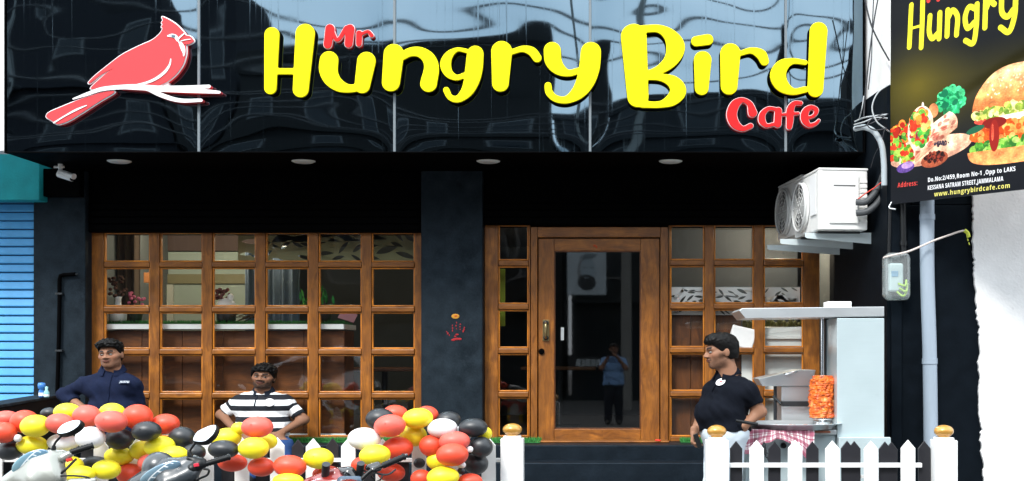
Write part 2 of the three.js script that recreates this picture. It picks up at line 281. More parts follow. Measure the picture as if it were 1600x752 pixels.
// cols / rows: pixel centres of the bars; panes lie between them
function grid(name, label, x0, x1, cols, rows, yTop, yBot, wMull, wTran, stileL, stileR) {
  const t = thing(name, label, 'window');
  const zf = 0.0, zb = -0.09;
  part('stile', bx(px(x0), px(x0 + stileL), py(yBot), py(yTop), zb, zf, 0.006, 1), woodM, t);
  part('stile', bx(px(x1 - stileR), px(x1), py(yBot), py(yTop), zb, zf, 0.006, 1), woodM, t);
  const xs = [x0 + stileL, ...cols.flatMap((c) => [c - wMull / 2, c + wMull / 2]), x1 - stileR];
  for (const c of cols) part('mullion', bx(px(c - wMull / 2), px(c + wMull / 2), py(yBot), py(yTop), zb, zf + 0.004, 0.007, 1), woodM, t);
  part('sill', bx(px(x0 + stileL) + 0.002, px(x1 - stileR) - 0.002, py(yBot), py(yBot - 7), zb, zf + 0.012, 0.006, 0), woodM, t);
  const ys = [yTop, ...rows.flatMap((r) => [r - wTran / 2, r + wTran / 2]), yBot - 7];
  for (let i = 0; i < xs.length; i += 2) {
    const a = px(xs[i]), b = px(xs[i + 1]);
    for (const r of rows) part('transom', bx(a + 0.001, b - 0.001, py(r + wTran / 2), py(r - wTran / 2), zb, zf + 0.010, 0.012, 0), woodM, t);
    for (let j = 0; j < ys.length; j += 2) {
      const top = py(ys[j]), bot = py(ys[j + 1]), k = 0.017;
      const g = new THREE.PlaneGeometry(b - a - 0.004, top - bot - 0.004, 6, 6), ph = rnd() * 9, q = g.attributes.position;   // slightly uneven glass
      for (let n = 0; n < q.count; n++) q.setZ(n, 0.004 * nz(q.getX(n) * 2.2 + ph, q.getY(n) * 2.2, ph)); g.computeVertexNormals();
      g.rotateX(rr(-0.006, 0.006)).rotateY(rr(-0.008, 0.008)).translate((a + b) / 2, (top + bot) / 2, -0.055);
      const pane = part('pane', g, paneM, t);
      const z0 = -0.05, z1 = -0.016;
      part('glazing_bead', [bx(a + 0.001, a + k, bot + 0.001, top - 0.001, z0, z1, 0.005, 1), bx(b - k, b - 0.001, bot + 0.001, top - 0.001, z0, z1, 0.005, 1), bx(a + k, b - k, bot + 0.001, bot + k, z0, z1, 0.005, 0), bx(a + k, b - k, top - k, top - 0.001, z0, z1, 0.005, 0)], beadM, pane);
    }
  }
  return t;
}
grid('timber_window', 'large varnished timber grid window of six columns left of the middle pillar', 142, 661, [241, 323.3, 406.6, 489.4, 572.5], [413.8, 483.6, 550, 618.3], 363, 690, 15, 8.5, 19, 13);
grid('timber_window', 'narrow one column timber side window between the pillar and the door', 757, 828.5, [], [411.5, 479.8, 548.6, 616.8], 351, 690, 14, 8.5, 21, 2.5);
const rightWin = grid('timber_window', 'three column timber grid window right of the door behind the man in black', 1045, 1281, [1108.5, 1186], [411, 479, 547.5, 616], 351, 690, 14.5, 8.5, 2, 25);
{
  const f = thing('door_frame', 'varnished timber frame around the glazed cafe door', 'door frame');
  part('jamb', bx(px(829.5), px(839.5), H1 + 0.002, py(355), -0.1, 0.012, 0.005, 1), woodM, f);
  part('jamb', bx(px(1032), px(1044), H1 + 0.002, py(355), -0.1, 0.012, 0.005, 1), woodM, f);
  part('head', bx(px(840), px(1031.5), py(371), py(355), -0.1, 0.014, 0.005, 0), woodM, f);
  part('threshold', bx(px(829), px(1044), H1 + 0.002, H1 + 0.018, 0.016, 0.2, 0.006, 0), woodM, f);
  const d = thing('cafe_door', 'wide wooden cafe door with one tall glass pane and brass pull', 'door');
  const x0 = px(841), x1 = px(1030.5), y0 = py(689), y1 = py(373), g0 = px(865.7), g1 = px(1001.5), h0 = py(671), h1 = py(392);
  part('stile', bx(x0, g0, y0, y1, -0.07, -0.012, 0.006, 1), woodM, d); part('stile', bx(g1, x1, y0, y1, -0.07, -0.012, 0.006, 1), woodM, d);
  part('rail', bx(g0 + 0.001, g1 - 0.001, y0, h0, -0.07, -0.013, 0.006, 0), woodM, d); part('rail', bx(g0 + 0.001, g1 - 0.001, h1, y1, -0.07, -0.013, 0.006, 0), woodM, d);
  part('glass', new THREE.PlaneGeometry(g1 - g0 - 0.004, h1 - h0 - 0.004).rotateX(-0.002).translate((g0 + g1) / 2, (h0 + h1) / 2, -0.04), doorGlass, d);
  part('glazing_bead', [bx(g0, g0 + 0.012, h0, h1, -0.038, -0.02, 0.004), bx(g1 - 0.012, g1, h0, h1, -0.038, -0.02, 0.004), bx(g0 + 0.012, g1 - 0.012, h0, h0 + 0.012, -0.038, -0.02, 0.004), bx(g0 + 0.012, g1 - 0.012, h1 - 0.012, h1, -0.038, -0.02, 0.004)], woodDark, d);
  const hx = px(853), pull = part('handle', [bx(hx - 0.034, hx + 0.034, py(533), py(500), -0.012, -0.004, 0.003), tube([[hx, py(503), 0], [hx, py(507), 0.045], [hx, py(517), 0.055], [hx, py(526), 0.045], [hx, py(530), 0]], 0.013, 24, 8)], brassM, d);
  part('rosette', [ball(hx, py(505), 0.012, 0.028, 0.026, 0.02), ball(hx, py(528), 0.012, 0.028, 0.026, 0.02)], darkSteel, pull);
  part('lock', [rod([px(846), py(549.5), -0.012], [px(846), py(549.5), 0.006], 0.032, 0.03, 20), rod([px(846), py(549.5), 0.006], [px(846), py(549.5), 0.014], 0.017, 0.015, 16)], jetM, d);
  part('push_plate', bx(px(876), px(881), py(532), py(512), -0.038, -0.03, 0.003), steelM, d);
  part('blessing_mark', [ball(px(929), py(384), -0.012, 0.016, 0.012, 0.003, 10, 6), ball(px(932), py(386), -0.012, 0.01, 0.014, 0.003, 10, 6)], std({ color: rgb(0.45, 0.06, 0.01), roughness: 0.9 }), d);
  for (const x of [748, 1027]) solo('flower_offering', x < 900 ? 'small red flower lying on turf left of the door' : 'small red flower on the threshold under the door right edge', 'flower', [ball(px(x) * 0.985, H1 + 0.03, 0.24, 0.028, 0.012, 0.02, 10, 6), ball(px(x) * 0.985 + 0.018, H1 + 0.026, 0.25, 0.02, 0.01, 0.016, 10, 6)], std({ color: rgb(0.75, 0.04, 0.015), roughness: 0.7 }));
  // red and orange marks of the blessing ceremony on the pillar
  const zM = 0.153, m = thing('hand_print', 'red palm print with orange dot above it on the middle pillar', 'hand print'), rM = std({ color: rgb(0.33, 0.014, 0.02), roughness: 0.9 });
  const bl = (x, y, a, b) => ball(WX(x, zM), WY(y, zM), zM - 0.001, a, b, 0.003, 10, 6);
  part('dot', bl(711.5, 494.5, 0.043, 0.026), std({ color: rgb(0.55, 0.26, 0.03), roughness: 0.9 }), m); part('dot_centre', ball(WX(712, zM), WY(494, zM), zM + 0.001, 0.018, 0.012, 0.003, 10, 6), std({ color: rgb(0.5, 0.1, 0.01), roughness: 0.9 }), m);
  part('palm', [bl(713, 530, 0.036, 0.013), bl(708, 531.5, 0.022, 0.011), bl(718, 530, 0.022, 0.012), bl(714, 523, 0.018, 0.009), bl(711, 526, 0.012, 0.008)], rM, m);
  for (const [x, y, l, tl] of [[707, 514, 12, -0.2], [713, 511, 14, 0], [718.5, 512, 12, 0.1], [724, 515, 9, 0.3], [702, 521, 8, -1]]) for (let k = 0; k < 3; k++) part('finger', bl(x + tl * k * 2 + rr(-.6, .6), y + 3 - k * l / 3, rr(0.004, 0.008), rr(0.007, 0.013)), rM, m);
}
// turf runners on the landing
function turf(label, x0, x1, z0, z1) {
  const t = thing('turf_mat', label, 'turf mat'); part('backing', bx(x0, x1, H1 + 0.001, H1 + 0.012, z0, z1, 0.003), turfM[0], t);
  const tri = new THREE.BufferGeometry(); tri.setAttribute('position', new THREE.Float32BufferAttribute([-0.003, 0, 0, 0.003, 0, 0, 0, 0.045, 0.004], 3)); tri.computeVertexNormals();
  turfM.forEach((m) => { const n = Math.round((x1 - x0) * 1300), im = shade(new THREE.InstancedMesh(tri, m, n)); im.name = 'grass_blade'; im.userData.kind = 'stuff'; const M = new THREE.Matrix4(), e = new THREE.Euler(), q = new THREE.Quaternion(); for (let i = 0; i < n; i++) im.setMatrixAt(i, M.compose(V(rr(x0, x1), H1 + 0.008, rr(z0, z1)), q.setFromEuler(e.set(rr(-.5, .5), rr(0, 6.3), rr(-.5, .5))), V(1, rr(0.7, 1.25), 1))); t.add(im); });
}
turf('green artificial turf strip on the ledge under the large window', px(150), px(655), 0.03, 0.2);
turf('short green artificial turf strip left of the door', px(748), px(846), 0.03, 0.24);
turf('green artificial turf strip under the window behind the man in black', px(1062), px(1275), 0.03, 0.2);

// ---------- the sign over the front ----------
const ZS = 1.25, ks = SC(ZS), sm = (p) => [(p[0] - CX) * ks, EYE + (CY - p[1]) * ks];
const sign = thing('fascia_sign', 'glossy black cafe sign with yellow and red raised lettering and a red bird', 'sign');
{
  const dirt = tex(1024, 512, (u, v) => { const drip = Math.max(0, fbm(u * 110, v * 1.2, 5, 3) - 0.1), k = clamp(0.03 + 1.3 * drip * drip + 0.05 * Math.max(0, pn(u, v, 9, 3) - .1), 0, 1); return [k, k, k]; }, false);
  const panelM = std({ color: rgb(0.145, 0.205, 0.25), metalness: 1, roughness: 1, roughnessMap: dirt });
  const seams = [8, 310, 616, 922, 1228, 1350], yb = EYE + (CY - 237) * ks, yt = EYE + (CY + 75) * ks, yT = 5.2;
  for (let i = 0; i < 5; i++) {
    const x0 = (seams[i] + 1.5 - CX) * ks, x1 = (seams[i + 1] - 1.5 - CX) * ks, w = x1 - x0, h = yT - yb, g = new THREE.PlaneGeometry(w, h, 60, 60), p = g.attributes.position, uv = g.attributes.uv;
    const A = [0.011, 0.017, 0.016, 0.013, 0.010][i], s = i * 5.7;
    for (let n = 0; n < p.count; n++) {
      const X = p.getX(n), Y = p.getY(n), u = X / w + 0.5, v = Y / h + 0.5;
      const edge = (1 - Math.pow(Math.abs(2 * u - 1), 4)) * (1 - Math.pow(Math.abs(2 * v - 1), 6));
      p.setZ(n, edge * (A + 0.012 * nz(X * 0.6 + s, Y * 0.9, s) + 0.0042 * nz(X * 0.9 + s, Y * 2.2, 4 + s) + 0.0007 * nz(X * 2.2, Y * 4.4 + s, s)));
      uv.setXY(n, (X + s) * 0.5, Y * 0.5);
    }
    g.computeVertexNormals(); g.translate((x0 + x1) / 2, (yb + yT) / 2, ZS - 0.012);
    part('panel', g, panelM, sign);
  }
  const seamM = std({ color: rgb(0.16, 0.19, 0.21), roughness: 0.5 });
  for (const s of seams.slice(1, 5)) part('seam_strip', bx((s - 1.9 - CX) * ks, (s + 1.9 - CX) * ks, yb, yT, ZS - 0.03, ZS + 0.001, 0.002), seamM, sign);
  const X0 = (8 - CX) * ks, X1 = (1350 - CX) * ks;
  part('backing', bx(X0, X1, yb + 0.004, yT, ZS - 0.1, ZS - 0.04, 0.004), jetM, sign);
  part('edge_trim', [bx(X0, X1, yb - 0.012, yb, ZS - 0.06, ZS + 0.004, 0.003), bx(X0 - 0.012, X0, yb - 0.012, yT, ZS - 0.06, ZS + 0.004, 0.003), bx(X1, X1 + 0.01, yb - 0.012, yT, ZS - 0.06, ZS + 0.004, 0.003)], jetM, sign);
  part('return', bx(X0 - 0.01, X1, yb - 0.01, yb + 0.02, 0.1, ZS - 0.062, 0.004), jetM, sign, 'black underside edge of the sign box');
  const ext = (loops, z0, z1, bev, mat, name, parent, label) => part(name, loopShapes(loops, sm).map((s) => new THREE.ExtrudeGeometry(s, { depth: z1 - z0 - bev, bevelEnabled: bev > 0, bevelSize: bev * 0.8, bevelOffset: -bev * 0.8, bevelThickness: bev, bevelSegments: 2, curveSegments: 1 }).translate(0, 0, z0)), mat, parent, label);
  const yellow = {
    H: [[[428.4, 58, 11.7], [426, 141, 9.5]], [[480, 56, 15], [473, 143, 12.3]], [[430, 114.8, 4.9], [470, 114.8, 4.9]]],
    u: [[[517, 98, 14.5], [516, 112, 14.5], [521, 126, 12.5], [533, 137, 9.5], [548, 141.5, 6.5], [562, 140, 6]], [[575, 99, 14.5], [568.5, 137, 12]]],
    n: [[[617.5, 88, 15.8], [613, 132, 14]], [[628, 93, 6], [643, 85, 7], [658, 85, 8], [671, 94, 10], [676, 108, 11.5], [671.5, 134, 13]]],
    g: [[[730, 83, 3.4], [716, 81, 3.3], [703, 90, 6.5], [698, 104, 8.6], [703, 118, 6.7], [715, 124.5, 4.5], [729, 120, 4]], [[744, 88, 13], [742, 110, 13.5], [738, 130, 12], [730, 147, 9], [716, 158, 5.5], [705, 155, 4.6], [699, 144, 5]]],
    r: [[[785, 84, 16.3], [783, 133.5, 13]], [[800, 85, 4], [818, 80, 5], [832, 84, 7], [840, 94, 7]]],
    y: [[[863.5, 82.5, 13.3], [865, 98, 13], [873, 110, 10], [888, 117.5, 5.5], [904, 114, 5]], [[923.5, 85, 15.8], [921, 110, 16], [914, 132, 14], [903, 148, 10.5], [885, 159, 6], [868, 156.5, 5.5], [858.5, 147, 5.8], [857, 137, 5.5]]],
    B: [[[990, 61, 20], [996.5, 154, 16.5]], [[1005, 49, 6], [1030, 49, 6.5], [1047, 60, 10.5], [1055, 77, 14.5], [1048, 97, 11], [1030, 112, 7], [1008, 119, 4]], [[1008, 123, 5], [1034, 124.5, 6], [1052, 132, 10], [1059, 145, 12.5], [1050, 158, 10], [1032, 166, 5.5], [1003, 166, 5.5]]],
    i: [[[1097, 97, 13.7], [1095.5, 141, 10.7]], [[1087, 68, 8], [1105, 65.5, 8.6]]],
    'r ': [[[1140, 87, 15.8], [1138, 138, 13]], [[1155, 87, 4], [1173, 82.5, 5], [1188, 89, 8], [1193, 99, 7]]],
    d: [[[1256, 101, 4], [1236, 99, 5], [1220, 107, 10], [1214, 121, 12.5], [1220, 136, 10.5], [1237, 146, 5.5], [1256, 143, 5]], [[1277, 52, 13.8], [1272, 142.5, 12.3]]],
  };
  for (const [k, st] of Object.entries(yellow)) {
    const face = ext(strokeLoops(st, 1.3), ZS + 0.065, ZS + 0.085, 0.006, yellowM, 'letter', sign, 'raised yellow letter ' + k.trim());
    ext(strokeLoops(st, 1.5, 0.3), ZS + 0.004, ZS + 0.0645, 0, jetM, 'letter_side', face);
  }
  const red = {
    M: [[[517.5, 47.5, 7.7], [514, 72, 7]], [[519, 47, 4], [529, 65, 3.6], [543, 46, 4]], [[548.7, 47.5, 7.5], [546.5, 71, 6.7]]],
    r: [[[563, 55, 5.5], [562.5, 71, 5]], [[566, 56, 3], [577, 52, 3.2], [582.5, 58, 3.8]]],
    C: [[[1175, 178, 7.5], [1170, 164, 5], [1159, 158.5, 4.5], [1148, 165, 7.5], [1142.5, 181, 8.5], [1148, 196, 7.5], [1160, 203, 4.6], [1172, 198.5, 4.6]]],
    a: [[[1212, 173, 3.5], [1200, 171.5, 3.5], [1190.5, 180, 5.2], [1189.5, 190, 6], [1196, 198, 3.8], [1208, 196, 3.2]], [[1215, 175, 6], [1214, 195.5, 6.3]]],
    f: [[[1250, 163, 3.6], [1240, 163.5, 4.2], [1234, 172, 6.2], [1233, 190, 6], [1232, 200, 5]], [[1222, 181, 2.8], [1246, 179, 2.8]]],
    e: [[[1258, 187, 2.6], [1271, 182, 3.2], [1274, 174, 4.3], [1266, 169.5, 4], [1257.5, 176, 6], [1256, 188, 6.5], [1263, 197.5, 4], [1273, 195, 3.3], [1278, 190, 2.8]]],
  };
  for (const [k, st] of Object.entries(red)) {
    const face = ext(strokeLoops(st, 0.9, -0.7), ZS + 0.05, ZS + 0.062, 0.004, redSignM, 'letter', sign, 'raised red letter ' + k);
    ext(strokeLoops(st, 0.9, 0.1), ZS + 0.046, ZS + 0.0495, 0, whiteSign, 'letter_rim', face); ext(strokeLoops(st, 0.9, 0.0), ZS + 0.003, ZS + 0.0455, 0, redSignM, 'letter_side', face);
  }
  // the red bird on its white branch
  const k1 = 1 / 2.8925, B = (a) => { const o = []; for (let i = 0; i < a.length; i += 2) o.push([a[i] * k1, a[i + 1] * k1]); return o; };
  const smooth = (l, n = 2) => { for (let q = 0; q < n; q++) { const o = []; l.forEach((a, i) => { const b = l[(i + 1) % l.length]; o.push([a[0] * .8 + b[0] * .2, a[1] * .8 + b[1] * .2], [a[0] * .2 + b[0] * .8, a[1] * .2 + b[1] * .8]); }); l = o; } return l; };
  const body = smooth(B([740, 82, 770, 95, 810, 120, 845, 158, 852, 178, 850, 210, 852, 250, 838, 300, 805, 345, 765, 378, 720, 396, 640, 394, 560, 398, 470, 410, 415, 410, 440, 385, 500, 332, 535, 312, 470, 342, 420, 385, 408, 382, 440, 350, 490, 310, 560, 255, 640, 215, 700, 190, 735, 160, 748, 135, 738, 130, 748, 119, 739, 112, 748, 100]));
  const tail = smooth(B([525, 416, 470, 425, 400, 447, 350, 465, 290, 490, 230, 515, 219, 535, 250, 552, 272, 570, 320, 555, 400, 505, 460, 465, 530, 425]));
  const beak = smooth(B([826, 186, 845, 168, 872, 172, 890, 194, 868, 208, 838, 210, 824, 203]));
  const poly = (l, z0, z1, grow, mat, name, parent, label) => { const s = loopShapes([l], sm), g = s.map((q) => new THREE.ExtrudeGeometry(q, { depth: z1 - z0, bevelEnabled: grow > 0, bevelSize: grow, bevelThickness: 0.002, bevelSegments: 1 }).translate(0, 0, z0)); return part(name, g, mat, parent, label); };
  const em = part('bird_emblem', [0].flatMap(() => loopShapes([body], sm)).map((q) => new THREE.ExtrudeGeometry(q, { depth: 0.008, bevelEnabled: false }).translate(0, 0, ZS + 0.058)), birdM, sign, 'red crested bird perched on a white branch');
  const z2 = ZS + 0.058;
  poly(body, ZS + 0.004, ZS + 0.048, 0.008, birdM, 'side', em); poly(tail, ZS + 0.004, ZS + 0.048, 0.008, birdM, 'side', em);
  poly(body, ZS + 0.05, ZS + 0.054, 0.010, whiteSign, 'white_edge', em); poly(tail, ZS + 0.05, ZS + 0.054, 0.010, whiteSign, 'white_edge', em); poly(beak, ZS + 0.05, ZS + 0.0535, 0.009, whiteSign, 'white_edge', em);
  poly(tail, z2, z2 + 0.008, 0, birdM, 'tail', em); poly(beak, z2 + 0.004, z2 + 0.012, 0, birdM, 'beak', em);
  const lines = (a, z, mat, name) => ext(strokeLoops(a, 0.5), z, z + 0.005, 0, mat, name, em), S = (...a) => { const o = []; for (let i = 0; i < a.length; i += 3) o.push([a[i] * k1, a[i + 1] * k1, a[i + 2] * k1]); return o; };
  lines([S(828, 196, 1.5, 850, 190, 2, 874, 187, 1.5), S(822, 204, 2, 818, 188, 3, 832, 172, 3, 848, 160, 2)], z2 + 0.0135, whiteSign, 'beak_line');
  lines([S(784, 275, 2, 779, 300, 4, 760, 330, 6, 720, 362, 6, 680, 380, 5, 632, 391, 3)], z2 + 0.009, whiteSign, 'wing_line');
  lines([S(770, 172, 3, 790, 170, 8, 806, 176, 8, 815, 190, 7), S(828, 206, 8, 837, 225, 10, 843, 250, 5, 841, 262, 2)], z2 + 0.009, whiteSign, 'face_patch');
  lines([S(791, 172, 4.5, 800, 173, 4.5)], z2 + 0.0145, std({ color: rgb(0.12, 0.2, 0.25) }), 'eye');
  lines([S(258, 562, 3, 310, 530, 3, 360, 503, 4, 405, 484, 2)], z2 + 0.009, whiteSign, 'tail_line');
  lines([S(345, 455, 3, 400, 436, 7, 470, 412, 9, 560, 402, 10, 640, 402, 13, 720, 407, 12, 850, 405, 10, 955, 399, 8), S(680, 410, 10, 820, 416, 10, 940, 421, 9, 1002, 425, 6), S(680, 408, 10, 740, 437, 10, 820, 461, 9, 920, 461, 7)], z2 + 0.011, whiteSign, 'branch');
  ext(strokeLoops([S(680, 410, 10, 820, 416, 10, 940, 421, 9, 1002, 425, 6), S(720, 407, 12, 850, 405, 10, 955, 399, 8), S(680, 408, 10, 740, 437, 10, 820, 461, 9, 920, 461, 7), S(560, 402, 9, 680, 408, 12)], 0.6, 0), ZS + 0.004, z2 + 0.010, 0, birdM, 'branch_side', em);
  part('bracket', bx((258 - CX) * ks, (266 - CX) * ks, EYE + (CY - 137) * ks, EYE + (CY - 130) * ks, ZS, ZS + 0.05, 0.003), whiteSign, em);
}
const whiteBoard = solo('white_hoarding', 'white sign board edge just left of the black sign', 'hoarding', bx(-7.6, (5 - CX) * ks, WY(237, 1.2), 5.6, 1.05, 1.22, 0.01), whitePlaster);
// soffit lights, unlit
const lampGlass = std({ color: rgb(0.75, 0.78, 0.76), roughness: 0.3 });
[[186, 'first round white soffit light from the left, below the bird'], [474, 'round white soffit light below the yellow letters Hu'], [763, 'round white soffit light below the yellow letters gr'], [1048, 'round white soffit light below the yellow letter B']].forEach(([x, l]) => {
  const z = 0.78, t = thing('soffit_light', l, 'soffit light', [WX(x, z), 3.372, z], 'soffit lights under the black sign');
  part('diffuser', lathe([[0, -0.03], [0.085, -0.03], [0.108, -0.018], [0.116, 0]]).scale(1.05, 1, 0.9), lampGlass, t); part('trim_ring', lathe([[0.112, 0.001], [0.113, -0.012], [0.126, -0.012], [0.13, 0.001]]).scale(1.05, 1, 0.9), steelPaint, t);
});
// ---------- things on the front ----------
{
  // security camera pair under the sign's left end
  const z = 0.6, c = thing('security_camera', 'white twin security camera under the left end of the sign', 'security camera'), s = SC(z), M = whitePaint;
  part('bracket', [rod(P(96, 238, z), P(96, 252, z), 0.02), rod(P(94, 251, z), P(94, 268, z), 0.026, 0.02), rod(P(84, 261, z), P(100, 261, z), 0.012)], M, c);
  for (const [a, b] of [[[95, 250], [107, 246]], [[92, 272], [112, 279]]]) {
    const h = part('camera_head', [rod(P(a[0], a[1], z), P(b[0], b[1], z + 0.08), 0.034, 0.03, 18), rod(P(a[0] + 1, a[1] - 3, z), P(b[0] + 3, b[1] - 3, z + 0.1), 0.03, 0.03, 10)], M, c);
    part('lens', rod(P(b[0], b[1], z + 0.08), P(b[0] + 1, b[1] + 0.4, z + 0.088), 0.025, 0.022, 16), jetM, h);
  }
  // cut conduit on the left pillar
  const zc = 0.18, k = thing('conduit_pipe', 'thin black conduit with a bent top on the left pillar', 'pipe');
  part('pipe', [tube([P(88, 640, zc), P(90.5, 560, zc), P(92.5, 470, zc), P(93, 434, zc), P(95, 430, zc), P(104, 429.5, zc), P(117, 428.5, zc)], 0.02, 40, 10)], jetM, k);
  for (const y of [459, 548]) part('clip', bx(WX(87, zc), WX(98, zc), WY(y + 2, zc), WY(y - 1, zc), 0.152, 0.206, 0.003), darkSteel, k);
  part('wire_end', tube([P(117, 428.5, zc), P(119, 429, zc + .01), P(121, 427.5, zc)], 0.006, 8, 6), darkSteel, k);
}
// parapet along the left end of the steps
{
  const a = V(-5.45, 0, 0.5), b = V(-4.83, 0, 2.95), w = thing('parapet_wall', 'low black parapet wall at the left end of the steps', 'wall'), top = WY(617, 0.6), dir = b.clone().sub(a), L = dir.length();
  const g = (x0, x1, y0, y1, r) => bx(x0, x1, y0, y1, 0, L, r, 2).rotateY(Math.atan2(dir.x, dir.z)).translate(a.x, 0, a.z);
  part('wall', g(-0.2, -0.02, 0, top - 0.03, 0.006), blackM, w); part('coping', g(-0.22, 0, top - 0.028, top, 0.008), paintM, w);
  const zt = 1.35, X = WX(68, zt), bt = thing('water_bottle', 'blue and white plastic bottles standing on the parapet wall', 'bottle', [X, top + 0.002, zt]), s = SC(zt);
  part('bottle', lathe([[0, 0], [0.022, 0], [0.026, 0.01], [0.026, 0.06], [0.018, 0.075], [0.03, 0.085], [0.034, 0.11], [0.03, 0.135], [0, 0.138]]).translate(-0.02, 0, 0), phys({ color: rgb(0.05, 0.2, 0.55), roughness: 0.25 }), bt);
  part('small_bottle', lathe([[0, 0], [0.02, 0], [0.024, 0.01], [0.024, 0.05], [0.012, 0.07], [0.014, 0.1], [0, 0.102]]).translate(0.035, 0, 0.02), phys({ color: rgb(0.3, 0.6, 0.62), roughness: 0.25 }), bt);
  part('label', [lathe([[0.0265, 0.015], [0.0265, 0.045]]).translate(-0.02, 0, 0), lathe([[0.0245, 0.012], [0.0245, 0.03]]).translate(0.035, 0, 0.02)], whiteSign, bt);
}
// air conditioner units and their brackets on the pier's side
{
  const logo = canvasTex(128, 256, (x, w, h) => { x.fillStyle = '#e9eaea'; x.fillRect(0, 0, w, h); x.fillStyle = '#b3122f'; x.beginPath(); x.arc(64, 62, 42, 0, 7); x.fill(); x.strokeStyle = '#f2dfe2'; x.lineWidth = 6; x.beginPath(); x.arc(64, 62, 29, 0.1, 5.3); x.stroke(); x.beginPath(); x.moveTo(64, 62); x.lineTo(93, 62); x.moveTo(62, 46); x.lineTo(62, 78); x.lineTo(76, 78); x.stroke(); x.fillStyle = '#b3122f'; x.beginPath(); x.arc(50, 48, 5, 0, 7); x.fill(); x.fillStyle = '#55585c'; x.font = 'bold 62px sans-serif'; x.textAlign = 'center'; x.fillText('LG', 64, 178); x.font = '20px sans-serif'; x.fillText('INVERTER', 64, 232); });
  const logoM = std({ map: logo, roughness: 0.5 }), grilleM = std({ color: rgb(0.55, 0.56, 0.55), roughness: 0.5 }), gap = std({ color: rgb(0.12, 0.12, 0.12), roughness: 0.7 });
  const W = 0.455, H = 0.575, Lz = 0.82;      // depth from the wall, height, length along the wall
  function unit(label, pos, turn) {
    const u = thing('air_conditioner', label, 'air conditioner', pos, 'outdoor units on the pier wall'); u.rotation.y = turn;
    part('casing', [bx(0, W, 0.012, H - 0.022, -Lz, 0, 0.012), bx(-0.006, W + 0.006, H - 0.022, H, -Lz - 0.005, 0.006, 0.008)], acM, u);
    part('service_cover', bx(0.09, W - 0.085, 0.07, H - 0.07, 0, 0.018, 0.012), acM, u);
    part('cover_slot', bx(0.13, W - 0.12, H - 0.17, H - 0.155, 0.012, 0.0195, 0.002), gap, u);
    part('corner_post', bx(-0.008, 0.035, 0.012, H - 0.024, -0.06, 0.005, 0.006), acM, u);
    part('badge', bx(-0.012, -0.008, 0.16, H - 0.05, -0.26, -0.06, 0), logoM, u);
    // fan grille on the street-left face: a dished cylinder with rings
    const c = [-0.01, H * 0.48, -0.53], f = part('fan_grille', [new THREE.TorusGeometry(0.225, 0.013, 10, 40), ...[0.06, 0.1, 0.14, 0.18].map((r) => new THREE.TorusGeometry(r, 0.004, 6, 36)), ...[0, 1, 2, 3].map((i) => bx(-0.22, 0.22, -0.003, 0.003, -0.003, 0.003, 0).rotateZ(i * Math.PI / 4))].map((g) => g.rotateY(-Math.PI / 2).translate(c[0] - 0.028, c[1], c[2])), grilleM, u);
    part('fan_shroud', new THREE.CylinderGeometry(0.228, 0.24, 0.03, 36, 1, true).rotateZ(Math.PI / 2).translate(c[0] - 0.012, c[1], c[2]), acM, f);
    part('fan_opening', new THREE.CylinderGeometry(0.22, 0.22, 0.006, 32).rotateZ(Math.PI / 2).translate(c[0], c[1], c[2]), gap, f);
    part('side_grille', Array.from({ length: 9 }, (_, i) => bx(W - 0.075, W - 0.005, 0.08 + i * 0.045, 0.105 + i * 0.045, 0.001, 0.006, 0.002)), acM, u);
    for (const q of [-0.16, -Lz + 0.1]) part('foot', bx(0.03, W - 0.03, -0.008, 0.012, q, q + 0.04, 0.003), darkSteel, u);
    return u;
  }
  const z1 = 1.55, z2 = 0.86;
  unit('nearer white outdoor air conditioner with badge on brackets beside the poster', [WX(1280, z1), WY(361, z1), z1], 0.11);
  unit('farther white outdoor air conditioner half hidden behind the nearer unit', [WX(1252, z2), WY(366, z2), z2], 0.13);
  const armM = std({ color: rgb(0.6, 0.68, 0.7), roughness: 0.45, metalness: 0.2 });
  [[1258, 1.36, 1384, 'white steel bracket under the nearer air conditioner'], [1219, 0.8, 1363, 'white steel bracket between the two air conditioners'], [1199, 0.36, 1345, 'white steel bracket arm farthest back under the air conditioners']].forEach(([x, z, xr, l], i) => {
    const b = thing('wall_bracket', l, 'bracket', [0, 0, 0], 'brackets carrying the air conditioners'), X0 = WX(x, z), X1 = WX(xr, z) - 0.01, y = WY([364, 373.5, 383][i], z);
    const s = new THREE.Shape([[X0, y], [X1, y], [X1, y - 0.115], [X0 + 0.02, y - 0.05], [X0, y - 0.04]].map((p) => new THREE.Vector2(...p)));
    for (const q of [0.42, 0.68]) { const h = new THREE.Path(); h.absellipse(lerp(X0, X1, q), y - 0.045, 0.018, 0.012, 0, 7); s.holes.push(h); }
    part('arm', [new THREE.ExtrudeGeometry(s, { depth: 0.005, bevelEnabled: false }).translate(0, 0, z), bx(X0, X1, y - 0.006, y - 0.001, z - 0.05, z, 0)], armM, b);
    part('wall_plate', [bx(X1, X1 + 0.012, y - 0.14, y + 0.42, z - 0.05, z + 0.004, 0.003)], armM, b);
    for (const q of [0.3, 0.85]) part('bolt', rod([lerp(X0, X1, q), y - 0.03, z - 0.02], [lerp(X0, X1, q), y + 0.01, z - 0.02], 0.012, 0.012, 8), darkSteel, b);
  });
  const pipeM = std({ color: rgb(0.05, 0.055, 0.06), roughness: 0.6 }), zz = 1.58;
  const pp = thing('refrigerant_pipe', 'dark insulated pipes curving from the air conditioner to the pier', 'pipe');
  part('pipe', tube([P(1338, 316, zz), P(1352, 316, zz + .03), P(1364, 306, zz + .03), P(1376, 286, zz), P(1381, 272, 1.7)], 0.03, 30, 10), pipeM, pp);
